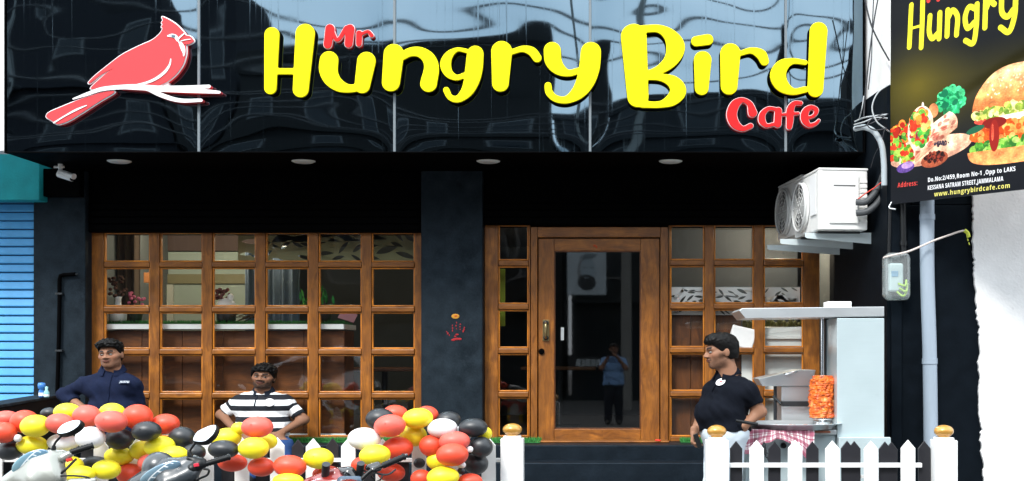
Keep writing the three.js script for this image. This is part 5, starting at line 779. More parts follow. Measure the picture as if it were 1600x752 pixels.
  const cs = WX(1270, 2.5); solo('cutting_board', 'small reddish brown board on the worktop under the spit', 'board', bx(WX(1263, 2.66), WX(1298, 2.66), WY(677, 2.66), WY(674, 2.66), 2.56, 2.66, 0.003), std({ color: rgb(0.3, 0.10, 0.05), roughness: 0.6 }));
}
// ---------- people ----------
const hairM = phys({ color: rgb(0.0025, 0.0022, 0.0022), roughness: 0.5, specularIntensity: 0.3 });
const eyeM = phys({ color: rgb(0.26, 0.25, 0.24), roughness: 0.3 }), irisM = phys({ color: rgb(0.015, 0.008, 0.005), roughness: 0.15 });
function headField(x, y, z) {
  const ax = Math.abs(x);
  let d = ell(x, y, z, [0, 0.036, -0.012], [0.074, 0.086, 0.094]);
  d = smin(d, ell(x, y, z, [0, -0.036, 0.022], [0.059, 0.083, 0.070]), 0.04);
  d = smin(d, cap3(ax, y, z, [0.012, -0.098, 0.06, 0.02], [0.045, -0.07, 0.01, 0.02]), 0.03);
  d = smin(d, cap3(ax, y, z, [0.046, -0.018, 0.052, 0.018], [0.055, -0.01, 0.02, 0.02]), 0.025);
  d = smin(d, cap3(ax, y, z, [0.012, 0.026, 0.086, 0.008], [0.045, 0.026, 0.066, 0.008]), 0.02);
  d = smin(d, cap3(x, y, z, [0, 0.014, 0.088, 0.008], [0, -0.026, 0.106, 0.0125]), 0.014);
  d = smin(d, ell(ax, y, z, [0.013, -0.030, 0.096], [0.010, 0.008, 0.011]), 0.008);
  d = -smin(-d, ell(ax, y, z, [0.031, 0.004, 0.098], [0.021, 0.012, 0.019]), 0.014);
  d = smin(d, ell(x, y, z, [0, -0.053, 0.090], [0.025, 0.0065, 0.010]), 0.007); d = smin(d, ell(x, y, z, [0, -0.0645, 0.088], [0.021, 0.0065, 0.011]), 0.006);
  d = smin(d, ell(ax, y, z, [0.078, -0.004, -0.012], [0.010, 0.032, 0.019]), 0.008);
  return smin(d, cap3(x, y, z, [0, -0.07, -0.022, 0.056], [0, -0.185, -0.04, 0.064]), 0.03);
}
function headGeo(skin, beard, cell = 0.0042) {
  const g = nets(headField, [-0.10, -0.20, -0.13], [0.10, 0.14, 0.14], cell), p = g.attributes.position, c = new Float32Array(p.count * 3);
  for (let i = 0; i < p.count; i++) {
    const x = Math.abs(p.getX(i)), y = p.getY(i), z = p.getZ(i); let k = [...skin], n = nz(p.getX(i) * 90, y * 90, z * 90);
    const mix = (t, q) => { k = k.map((v, j) => lerp(v, q[j], clamp(t, 0, 1))); };
    mix(0.35 * sstep(0.03, 0.012, Math.hypot(x - 0.045, y + 0.02)), [skin[0] * 1.25, skin[1] * 1.0, skin[2] * .95]);
    const jaw = sstep(-0.038 - 0.035 * sstep(0.0, 0.05, 0.055 - x), -0.06 - 0.035 * sstep(0, 0.05, 0.055 - x), y) * sstep(-0.03, 0.005, z) * sstep(-0.125, -0.11, y);
    const side = sstep(0.048, 0.056, x) * sstep(0.012, -0.02, y) * sstep(-0.006, 0.008, z) * sstep(0.05, 0.03, z) * sstep(-0.125, -0.11, y);
    const chin = sstep(0.034, 0.024, x) * sstep(-0.074, -0.082, y) * sstep(0.03, 0.05, z) * sstep(-0.128, -0.115, y);
    const mous = sstep(0.038, 0.030, x) * sstep(-0.030, -0.036, y) * sstep(-0.053 - x * .35, -0.048 - x * .35, y) * sstep(0.06, 0.075, z);
    mix(beard * Math.max(jaw, side, chin, mous) * (0.85 + 0.3 * n), [0.012, 0.009, 0.008]);
    mix(0.75 * sstep(0.026, 0.020, x) * sstep(-0.0715, -0.067, y) * sstep(-0.0465, -0.051, y) * sstep(0.078, 0.086, z), [0.13, 0.04, 0.034]);
    mix(0.8 * sstep(0.004, 0.001, Math.abs(y + 0.0588)) * sstep(0.023, 0.019, x) * sstep(0.078, 0.086, z), [0.03, 0.01, 0.01]);
    mix(0.95 * sstep(0.0105, 0.0065, Math.abs(y - 0.0275 - 0.006 * Math.sin((x - .012) * 70))) * sstep(0.010, 0.016, x) * sstep(0.054, 0.046, x) * sstep(0.05, 0.06, z), [0.008, 0.006, 0.006]);
    mix(0.5 * sstep(0.02, 0.010, Math.hypot((x - 0.031) * .7, y - 0.004)) * sstep(0.05, 0.07, z), [skin[0] * .35, skin[1] * .3, skin[2] * .3]);
    c.set(k, i * 3);
  }
  g.setAttribute('color', new THREE.BufferAttribute(c, 3)); return g;
}
function hairGeo(o) {
  const f = (x, y, z) => {
    const line = lerp(-0.055, 0.066 + (o.line || 0), sstep(-0.045, 0.062, z)) - 0.02 * sstep(0.05, 0.07, Math.abs(x)) * sstep(-.02, .03, z);
    const top = sstep(0.03, 0.11, y), t = o.side + (o.top - o.side) * top + o.front * top * sstep(-0.02, 0.09, z);
    const base = Math.min(ell(x, y, z, [0, 0.036, -0.012], [0.074, 0.086, 0.094]), ell(x, y, z, [0, 0.0, -0.03], [0.068, 0.09, 0.075]));
    const n = o.amp * (nz(x * 38, y * 38, z * 30 + o.seed) * .7 + nz(x * 85, y * 60, z * 85) * .5);
    return Math.max(base - t - n * (0.3 + top), (line - y) * .8 + o.amp * .35 * nz(x * 110, 3, z * 90));
  };
  return nets(f, [-0.125, -0.09, -0.15], [0.125, 0.20, 0.15], 0.0048);
}
function handGeo(side, curl, cell = 0.0042) {
  const B = [], add = (a, b, r0, r1) => B.push([[...a, r0], [...b, r1]]);
  const fx = [-0.029, -0.0095, 0.010, 0.028], fl = [[.030, .020, .017], [.036, .024, .019], [.033, .022, .018], [.025, .017, .015]];
  for (let i = 0; i < 4; i++) {
    add([fx[i] * .55, 0.008, 0], [fx[i], 0.085 - (i === 3 ? .008 : i === 0 ? .003 : 0), 0], 0.0155, 0.0115);
    let p = [fx[i], 0.085 - (i === 3 ? .008 : i === 0 ? .003 : 0), 0], a = 0.15 + curl * (0.8 + .08 * i);
    fl[i].forEach((l, k) => { const q = [p[0] + fx[i] * .06, p[1] + l * Math.cos(a), p[2] + l * Math.sin(a)]; add(p, q, [0.0098, 0.0088, 0.008][k], [0.0088, 0.008, 0.0068][k]); p = q; a += 0.2 + curl * .75; });
  }
  add([-0.016, 0.018, 0.004], [-0.036, 0.05, 0.014], 0.016, 0.0125); add([-0.036, 0.05, 0.014], [-0.040, 0.078, 0.022 + .01 * curl], 0.0115, 0.010); add([-0.040, 0.078, 0.022 + .01 * curl], [-0.034, 0.1, 0.03 + .014 * curl], 0.0095, 0.0075);
  add([0, -0.03, 0], [0, 0.012, 0], 0.026, 0.024);
  return nets((x, y, z) => { let d = 1; x *= side; for (const [a, b] of B) d = smin(d, cap3(x, y, z * 1.0, a, b), 0.006); return d; }, [-0.075, -0.06, -0.04], [0.075, 0.2, 0.12], cell);
}
function person(label, root, sc, px0, cfg) {
  const t = thing('person', label, 'person', root); t.scale.set(...sc);
  const J = (x, y, dz = 0) => { const w = px0 ? P(x, y, root[2] + dz) : V(root[0] + x, root[1] + y, root[2] + dz); return [(w.x - root[0]) / sc[0], (w.y - root[1]) / sc[1], (w.z - root[2]) / sc[2]]; };
  const s = cfg.build(J), bone = (a, b, r0, r1) => [[...a, r0], [...b, r1 ?? r0]];
  const { shL, shR, elL, elR, wrL, wrR, neck, chest, belly, hips, kneeL, kneeR, ankL, ankR, head } = s, R = { chest: .115, belly: .115, hip: .11, ...(s.R || {}) };
  const torso = [bone(chest[0], chest[1], R.chest), bone(belly[0], belly[1], R.belly), bone(hips[0], hips[1], R.hip), bone([neck[0], neck[1] - .055, neck[2] - .01], shL, 0.055, 0.05), bone([neck[0], neck[1] - .055, neck[2] - .01], shR, 0.055, 0.05), bone([(chest[0][0] + chest[1][0]) / 2, (chest[0][1] + chest[1][1]) / 2, (chest[0][2] + chest[1][2]) / 2], [(hips[0][0] + hips[1][0]) / 2, (hips[0][1] + hips[1][1]) / 2, (hips[0][2] + hips[1][2]) / 2], .1), bone(neck, [neck[0], neck[1] - 0.09, neck[2] - .01], 0.056, 0.07)];
  const arms = [[shL, elL, wrL], [shR, elR, wrR]], legs = [[hips[0], kneeL, ankL], [hips[1], kneeR, ankR]];
  const bodyB = [...torso, ...arms.flatMap(([a, b, c]) => [bone(a, b, 0.054, 0.043), bone(b, c, 0.043, 0.027)]), ...legs.flatMap(([a, b, c]) => [bone(a, b, 0.085, 0.058), bone(b, c, 0.056, 0.04)])];
  const bounds = (B, m) => { const lo = [9, 9, 9], hi = [-9, -9, -9]; for (const b of B) for (const e of b) for (let k = 0; k < 3; k++) { lo[k] = Math.min(lo[k], e[k] - e[3] - m); hi[k] = Math.max(hi[k], e[k] + e[3] + m); } return [lo, hi]; };
  const field = (B, k, add = 0) => (x, y, z) => { let d = 1; for (const [a, b] of B) d = smin(d, cap3(x, y, z, a, b), k); return d - add; };
  // skin: trunk and limbs, head and hands run together into one mesh
  const skinTrunk = nets(field(bodyB, 0.04), ...bounds(bodyB, 0.03), 0.013), cs = new Float32Array(skinTrunk.attributes.position.count * 3); for (let i = 0; i < cs.length; i += 3) cs.set(cfg.skin, i); skinTrunk.setAttribute('color', new THREE.BufferAttribute(cs, 3));
  const HM = new THREE.Matrix4().compose(V(...head.c), new THREE.Quaternion().setFromEuler(new THREE.Euler(head.pitch || 0, head.yaw, head.roll || 0, 'YXZ')), V(...(head.s3 || [1, 1, 1])).multiplyScalar(head.s || 1)), geos = [skinTrunk, headGeo(cfg.skin, cfg.beard).applyMatrix4(HM)];
  for (const [w, e, h] of [[wrL, elL, s.handL], [wrR, elR, s.handR]]) {
    const y = V(...(h.dir || [w[0] - e[0], w[1] - e[1], w[2] - e[2]])).normalize(), n = V(...h.palm), x = y.clone().cross(n).normalize(), z = x.clone().cross(y).normalize();
    const g = handGeo(h.side, h.curl ?? .5), c = new Float32Array(g.attributes.position.count * 3); for (let i = 0; i < c.length; i += 3) c.set(cfg.skin, i); g.setAttribute('color', new THREE.BufferAttribute(c, 3));
    geos.push(g.applyMatrix4(new THREE.Matrix4().makeBasis(x, y, z).setPosition(...w)));
  }
  part('body', geos.map((g) => { g.setAttribute('uv', new THREE.BufferAttribute(new Float32Array(g.attributes.position.count * 2), 2)); return g.toNonIndexed(); }), phys({ vertexColors: true, roughness: 0.55, specularIntensity: 0.45 }), t);
  part('hair', hairGeo(cfg.hair).applyMatrix4(HM), hairM, t);
  for (const q of [-1, 1]) { const e = part('eye', ball(q * 0.031, 0.003, 0.0765, 0.0115, 0.0058, 0.0125, 14, 10).applyMatrix4(HM), eyeM, t); part('iris', ball(q * 0.031 + (head.gaze || 0) * .006, 0.0035, 0.0858, 0.0062, 0.0060, 0.005, 12, 8).applyMatrix4(HM), irisM, e); }
  // shirt with sleeves
  const sl = cfg.sleeve, upto = (a, b, f) => [lerp(a[0], b[0], f), lerp(a[1], b[1], f), lerp(a[2], b[2], f)];
  const sleeveB = arms.flatMap(([a, b, c]) => sl <= 1 ? [bone(a, upto(a, b, sl), 0.060, 0.064)] : [bone(a, b, 0.060, 0.055), bone(b, upto(b, c, sl - 1), 0.055, 0.050)]);
  const ends = arms.map(([a, b, c]) => sl <= 1 ? [upto(a, b, sl), [b[0] - a[0], b[1] - a[1], b[2] - a[2]]] : [upto(b, c, sl - 1), [c[0] - b[0], c[1] - b[1], c[2] - b[2]]]).map(([p, d]) => { const l = Math.hypot(...d); return [p, d.map((v) => v / l)]; });
  const torsoS = torso.slice(0, 6), nk = torso[6];
  const fT = field([...torsoS, bone([neck[0], neck[1] - .035, neck[2] - .01], [neck[0], neck[1] - 0.1, neck[2] - .01], .05, .066)], 0.045, 0.014), hem = s.hem;
  const shirtF = (x, y, z) => {
    const w = 0.011 * nz(x * 9 + 3, y * 6, z * 9 + cfg.hair.seed) + 0.0105 * nz(x * 20 + y * 9, y * 13 + x * 12, z * 20) + cfg.fold * Math.sin(y * 42 + x * 26 + 4 * nz(x * 6, y * 6, z * 6)) * sstep(neck[1] - .15, neck[1] - .45, y);
    let d = fT(x, y, z); d = Math.max(d, hem - y);
    for (let i = 0; i < 2; i++) { let a = 1; for (const [p, q] of sl <= 1 ? [sleeveB[i]] : [sleeveB[2 * i], sleeveB[2 * i + 1]]) a = smin(a, cap3(x, y, z, p, q), .02); const [p, n] = ends[i], cut = (x - p[0]) * n[0] + (y - p[1]) * n[1] + (z - p[2]) * n[2]; d = smin(d, Math.max(a, cut), 0.035); }
    return d + Math.min(w, 0.007);
  };
  const sb = bounds([...torsoS, ...sleeveB], 0.05), sg = nets(shirtF, [sb[0][0], hem - 0.02, sb[0][2]], sb[1], cfg.cell || 0.009), sp = sg.attributes.position, uv = new Float32Array(sp.count * 2);
  for (let i = 0; i < sp.count; i++) {
    const q = [sp.getX(i), sp.getY(i), sp.getZ(i)]; let v = q[1];
    if (cfg.stripe) for (let k = 0; k < 2; k++) { const [a, b] = arms[k], d = cap3(...q, [...a, .064], [...b, .064]), dt = fT(...q); if (dt > 0.008) { const L = Math.hypot(b[0] - a[0], b[1] - a[1], b[2] - a[2]), tt = ((q[0] - a[0]) * (b[0] - a[0]) + (q[1] - a[1]) * (b[1] - a[1]) + (q[2] - a[2]) * (b[2] - a[2])) / L; if (d < .05) v = lerp(v, a[1] - tt * 1.0, sstep(0.008, 0.03, dt)); } }
    uv[i * 2] = q[0] + q[2] * .5; uv[i * 2 + 1] = v;
  }
  sg.setAttribute('uv', new THREE.BufferAttribute(uv, 2));
  const shirt = part('shirt', sg, cfg.shirtM, t, cfg.shirtLabel);
  // collar: open band round the neck
  const cy = cfg.torsoYaw || 0, cg = new THREE.LatheGeometry([[0.068, 0.018], [0.070, 0.050], [0.075, 0.052], [0.098, 0.006], [0.094, 0.000]].map((p) => new THREE.Vector2(...p)), 28, 0.42, Math.PI * 2 - 0.84).scale(1.02, 1, 1);
  { const p = cg.attributes.position; for (let i = 0; i < p.count; i++) { const f = sstep(0.0, 0.07, p.getZ(i)); p.setY(i, p.getY(i) - f * 0.045 + .006); p.setZ(i, p.getZ(i) + f * .012); } cg.computeVertexNormals(); }
  part('collar', cg.rotateY(cy).translate(neck[0], neck[1] - 0.022, neck[2] - .006), cfg.collarM, shirt);
  const surf = (x, y) => { let z = 0.6; for (let i = 0; i < 400 && shirtF(x, y, z) > 0.0015; i++) z -= Math.max(0.001, shirtF(x, y, z) * .5); const e = .012, n = V(shirtF(x + e, y, z) - shirtF(x - e, y, z), shirtF(x, y + e, z) - shirtF(x, y - e, z), shirtF(x, y, z + e) - shirtF(x, y, z - e)).normalize(); return [V(x, y, z), n]; };
  if (cfg.patch) { const [X, Y] = J(...cfg.patch.at), [q, n] = surf(X, Y), g = cfg.patch.geo(); const m = part(cfg.patch.name, g, cfg.patch.mat, shirt); m.position.copy(q.addScaledVector(n, 0.011)); m.quaternion.setFromUnitVectors(V(0, 0, 1), n); }
  // placket with buttons down the chest
  if (cfg.placket) { const pl = []; for (let i = 0; i <= 12; i++) { const f = i / 12, [X, Y] = J(lerp(cfg.placket[0][0], cfg.placket[1][0], f), lerp(cfg.placket[0][1], cfg.placket[1][1], f)); const [q, n] = surf(X, Y); if (Math.abs(shirtF(q.x, q.y, q.z)) < 0.01) pl.push(q.addScaledVector(n, .002)); } if (pl.length > 3) part('placket', tube(pl, 0.006, 24, 6), cfg.collarM, shirt); }
  // trousers and shoes
  const legB = [bone(hips[0], hips[1], R.hip), ...legs.flatMap(([a, b, c]) => [bone(a, b, 0.094, 0.072), bone(b, c, 0.072, 0.062)])], lf = field(legB, 0.035, 0.008), low = Math.min(ankL[1], ankR[1]) - 0.02;
  const lb = bounds(legB, 0.03), top = s.belt;
  part('trousers', (() => { const g = nets((x, y, z) => Math.max(lf(x, y, z) + 0.004 * nz(x * 20, y * 14, z * 20), low - y, y - top), [lb[0][0], low - .02, lb[0][2]], [lb[1][0], top + .03, lb[1][2]], 0.011); const p = g.attributes.position, u = new Float32Array(p.count * 2); for (let i = 0; i < p.count; i++) { u[i * 2] = p.getX(i) + p.getZ(i); u[i * 2 + 1] = p.getY(i); } g.setAttribute('uv', new THREE.BufferAttribute(u, 2)); return g; })(), cfg.trouserM, t);
  for (const [k, a] of [[kneeL, ankL], [kneeR, ankR]]) { const f = s.foot || [0, 0, 1]; part('shoe', nets((x, y, z) => Math.max(smin(cap3(x, y, z, [a[0], a[1] - .02, a[2], .05], [a[0] + f[0] * .17, a[1] - .045, a[2] + f[2] * .17, .036]), cap3(x, y, z, [a[0] - f[0] * .03, a[1] - .04, a[2] - f[2] * .03, .042], [a[0] + f[0] * .08, a[1] - .04, a[2] + f[2] * .08, .045]), .03), a[1] - .085 - y), [a[0] - .28, a[1] - .12, a[2] - .28], [a[0] + .28, a[1] + .06, a[2] + .28], 0.011), cfg.shoeM || rubberM, t); }
  return { t, J, surf, shirt, s };
}
const denim = (r, g, b, a = .3) => phys({ specularIntensity: 0.25, map: tex(128, 128, (u, v) => { const k = 1 + a * pn(u, v, 6, 2) + a * .5 * fbm(u * 50, v * 50, 3, 2); return [r * k, g * k, b * k]; }), roughness: 0.9 });
const knit = tex(128, 128, (u, v) => { const k = 0.5 + .35 * Math.sin(u * 6.283 * 32) * Math.sin(v * 6.283 * 32); return [k, k, k]; }, false);
const cloth = (r, g, b) => { const m = denim(r, g, b, .35); m.bumpMap = knit; m.bumpScale = 0.0015; return m; };
const skinA = [0.27, 0.132, 0.080], skinB = [0.235, 0.115, 0.068], skinC = [0.27, 0.135, 0.082];
{
  // young man in the navy shirt, hand on hip, looking away over his shoulder
  const z = 2.1, r = person('person in navy blue shirt standing with hand on hip behind balloons, looking left', [WX(172, z), 0.12, z], [1.2, 1, 1], true, {
    skin: skinA, beard: 0.45, hair: { side: 0.008, top: 0.022, front: 0.022, amp: 0.012, seed: 3, line: 0.004 }, sleeve: 1.42, fold: 0.003, collarM: cloth(0.007, 0.012, 0.035), shirtM: cloth(0.008, 0.013, 0.036), trouserM: denim(0.02, 0.02, 0.025), torsoYaw: 0.05,
    placket: [[179, 586], [176, 640]],
    patch: { name: 'chest_print', at: [200, 597], geo: () => new THREE.PlaneGeometry(0.072, 0.028), mat: std({ map: canvasTex(128, 50, (x, w, h) => { x.fillStyle = '#1c2a44'; x.fillRect(0, 0, w, h); x.fillStyle = '#dfe6ee'; x.font = 'italic bold 40px sans-serif'; x.textAlign = 'center'; x.fillText('JUSTU', w / 2, 40); }), roughness: 0.8 }) },
    build: (J) => ({ shL: J(206, 602, -.02), shR: J(135, 600, -.02), elL: J(215, 631, -.1), elR: J(99, 616, -.07), wrL: J(209, 668, -.04), wrR: J(139, 646, 0.07), neck: J(175, 577, -.03), chest: [J(190, 607, -.02), J(155, 607, -.02)], belly: [J(189, 640), J(160, 640)], hips: [J(187, 676), J(163, 676)], kneeL: J(190, 745, .02), kneeR: J(160, 745, .03), ankL: [...J(192, 792)].map((v, i) => i === 1 ? 0.09 : v), ankR: [...J(157, 792)].map((v, i) => i === 1 ? 0.09 : v), head: { c: J(172.5, 555, 0.015), yaw: -0.06, pitch: -0.02, roll: 0.06, gaze: -1, s: 0.93, s3: [1.08, 1, 1.03] }, hem: J(0, 676)[1], belt: J(0, 668)[1], handL: { side: -1, palm: [-1, 0, 0.2], curl: .4 }, handR: { side: 1, palm: [0.4, 0, -1], curl: .5 }, R: { chest: .096, belly: .094, hip: .1 } }),
  });
}
{
  // seated man in striped polo
  const z = 0.42, stripe = canvasTex(16, 512, (x, w, h) => { x.fillStyle = '#0c121c'; x.fillRect(0, 0, w, h); x.fillStyle = '#e9ecee'; for (let i = 0; i < 4; i++) x.fillRect(0, i * 128 + 60, w, 68); }); stripe.wrapS = stripe.wrapT = THREE.RepeatWrapping; stripe.repeat.set(1, 1 / 0.44); stripe.offset.set(0, 0.09); stripe.anisotropy = 4;
  person('person in black and white striped polo shirt sitting on the step behind balloons', [WX(408, z), 0.12, z], [1.22, 1, 1], true, {
    skin: skinB, beard: 0.97, hair: { side: 0.018, top: 0.026, front: 0.006, amp: 0.014, seed: 8, line: -0.004 }, sleeve: 0.78, fold: 0.0035, stripe: true, cell: 0.0075, collarM: cloth(0.012, 0.017, 0.028), shirtM: std({ map: stripe, roughness: 0.9, bumpMap: knit, bumpScale: 0.001 }), trouserM: denim(0.025, 0.06, 0.17, .6), torsoYaw: -0.05, placket: [[404, 618], [402, 634]], shirtLabel: 'striped polo shirt',
    patch: { name: 'badge', at: [425, 629], geo: () => join([rod([0, 0, 0], [0, 0, 0.004], 0.042, 0.040, 24)]), mat: whiteSign },
    build: (J) => ({ shL: J(447, 629, -.04), shR: J(374, 627, -.04), elL: J(474, 656, -.02), elR: J(346, 648, -.06), wrL: J(436, 678, 0.2), wrR: J(367, 673, 0.17), neck: J(411, 610, -.045), chest: [J(432, 637, -.03), J(388, 637, -.03)], belly: [J(430, 664, 0), J(391, 664, 0)], hips: [J(428, 686, 0.02), J(391, 686, .02)], kneeL: J(441, 695, .48), kneeR: J(386, 697, .5), ankL: [J(440, 740, .62)[0], 0.2, J(440, 740, .62)[2]], ankR: [J(388, 740, .66)[0], 0.2, J(388, 740, .66)[2]], head: { c: J(411, 590, 0.0), yaw: -0.02, pitch: -0.05, roll: -0.08, gaze: 0.7, s: 0.95, s3: [1.2, 1, 1.08] }, hem: J(0, 690)[1], belt: J(0, 686)[1] + .03, handL: { side: -1, palm: [-.3, -1, 0.2], curl: .7, dir: [-.7, -.2, .6] }, handR: { side: 1, palm: [0.3, -.6, -.4], curl: .9, dir: [.25, -.9, .4] }, R: { chest: .112, belly: .110, hip: .104 } }),
  });
}
{
  // man in black polo beside the food cart, seen almost in profile
  const z = 2.78, red = canvasTex(128, 128, (x) => { x.fillStyle = '#eceaea'; x.fillRect(0, 0, 128, 128); x.fillStyle = '#c22a35'; x.beginPath(); x.moveTo(40, 62); x.quadraticCurveTo(60, 40, 86, 54); x.lineTo(96, 62); x.lineTo(82, 70); x.quadraticCurveTo(60, 84, 44, 74); x.fill(); });
  const r = person('person in black polo shirt with round white badge standing beside the food cart', [WX(1138, z), 0.0, z], [1.16, 1, 1], true, {
    skin: skinC, beard: 0.6, hair: { side: 0.010, top: 0.016, front: 0.016, amp: 0.005, seed: 14, line: -0.008 }, sleeve: 0.62, fold: 0.003, collarM: cloth(0.0035, 0.005, 0.01), shirtM: cloth(0.0035, 0.005, 0.0095), trouserM: denim(0.60, 0.68, 0.75, .15), torsoYaw: -0.85, placket: [[1122, 592], [1112, 612]],
    patch: { name: 'badge', at: [1126, 598], geo: () => new THREE.CircleGeometry(0.036, 32), mat: std({ map: red, roughness: 0.6 }) },
    build: (J) => ({ shL: J(1169, 611, .1), shR: J(1112, 610, -.15), elL: J(1187, 644, .06), elR: J(1099, 648, -.16), wrL: J(1161, 668, .14), wrR: J(1084, 676, -.02), neck: J(1137, 582, -.03), chest: [J(1150, 617, .04), J(1129, 615, -.08)], belly: [J(1136, 644, .03), J(1117, 645, -.06)], hips: [J(1142, 676, .06), J(1123, 676, -.08)], kneeL: J(1141, 760, .06), kneeR: J(1117, 760, -.06), ankL: [J(1146, 800, .04)[0], 0.22, J(1140, 800, .04)[2]], ankR: [J(1120, 800, -.08)[0], 0.22, J(1114, 800, -.06)[2]], foot: [-.7, 0, .6], head: { c: J(1127, 550, 0), yaw: -1.36, pitch: 0.08, roll: 0, gaze: -.4, s: 1.1 }, hem: J(0, 672)[1], belt: J(0, 664)[1] + .05, handL: { side: -1, palm: [-.6, -.3, -.6], curl: .7, dir: [-.55, -.8, .1] }, handR: { side: 1, palm: [.9, 0, .2], curl: .75, dir: [-.1, -1, .15] }, R: { chest: .112, belly: .132, hip: .122 } }),
  });
  // the photographer, only seen mirrored in the door glass
  person('person in light blue shirt holding a camera, mirrored in the door', [0.12, 0, 12.5], [1.15, 1, 1], false, {
    skin: skinB, beard: 0.5, hair: { side: 0.01, top: 0.016, front: 0.01, amp: 0.008, seed: 21, line: 0 }, sleeve: 0.8, fold: 0.003, cell: 0.014, collarM: cloth(0.2, 0.35, 0.6), shirtM: cloth(0.22, 0.38, 0.65), trouserM: denim(0.02, 0.022, 0.03), torsoYaw: Math.PI,
    build: (J) => ({ shL: J(-.19, 1.36), shR: J(.19, 1.36), elL: J(-.26, 1.2, -.16), elR: J(.26, 1.2, -.16), wrL: J(-.1, 1.46, -.2), wrR: J(.06, 1.46, -.2), neck: J(0, 1.46), chest: [J(-.09, 1.2), J(.09, 1.2)], belly: [J(-.07, 1.02), J(.07, 1.02)], hips: [J(-.09, .88), J(.09, .88)], kneeL: J(-.11, .48), kneeR: J(.11, .48), ankL: J(-.12, .09), ankR: J(.12, .09), foot: [0, 0, -1], head: { c: J(0, 1.6, -.02), yaw: Math.PI }, hem: J(0, .84)[1], belt: J(0, .9)[1], handL: { side: -1, palm: [1, 0, 0], curl: .8, dir: [.5, .5, -.3] }, handR: { side: 1, palm: [-1, 0, 0], curl: .8, dir: [-.5, .5, -.3] } }),
  });
  const cam = thing('photo_camera', 'black camera held up by the photographer mirrored in the door', 'camera', [0, 1.52, 12.24]); part('body', bx(-.09, .09, -.05, .05, -.03, .04, .012), blackPlastic, cam); part('lens', rod([0, 0, -.03], [0, 0, -.11], .04, .042, 24), blackPlastic, cam); part('prism', bx(-.03, .03, .05, .075, -.02, .03, .008), blackPlastic, cam);
  const zp = 2.80; solo('mobile_phone', 'black mobile phone held low by the man in black', 'phone', bx(-0.02, 0.02, -0.06, 0.06, -0.005, 0.005, 0.004).rotateZ(.35).translate(WX(1090, zp), WY(689, zp), zp + .02), blackPlastic);
}
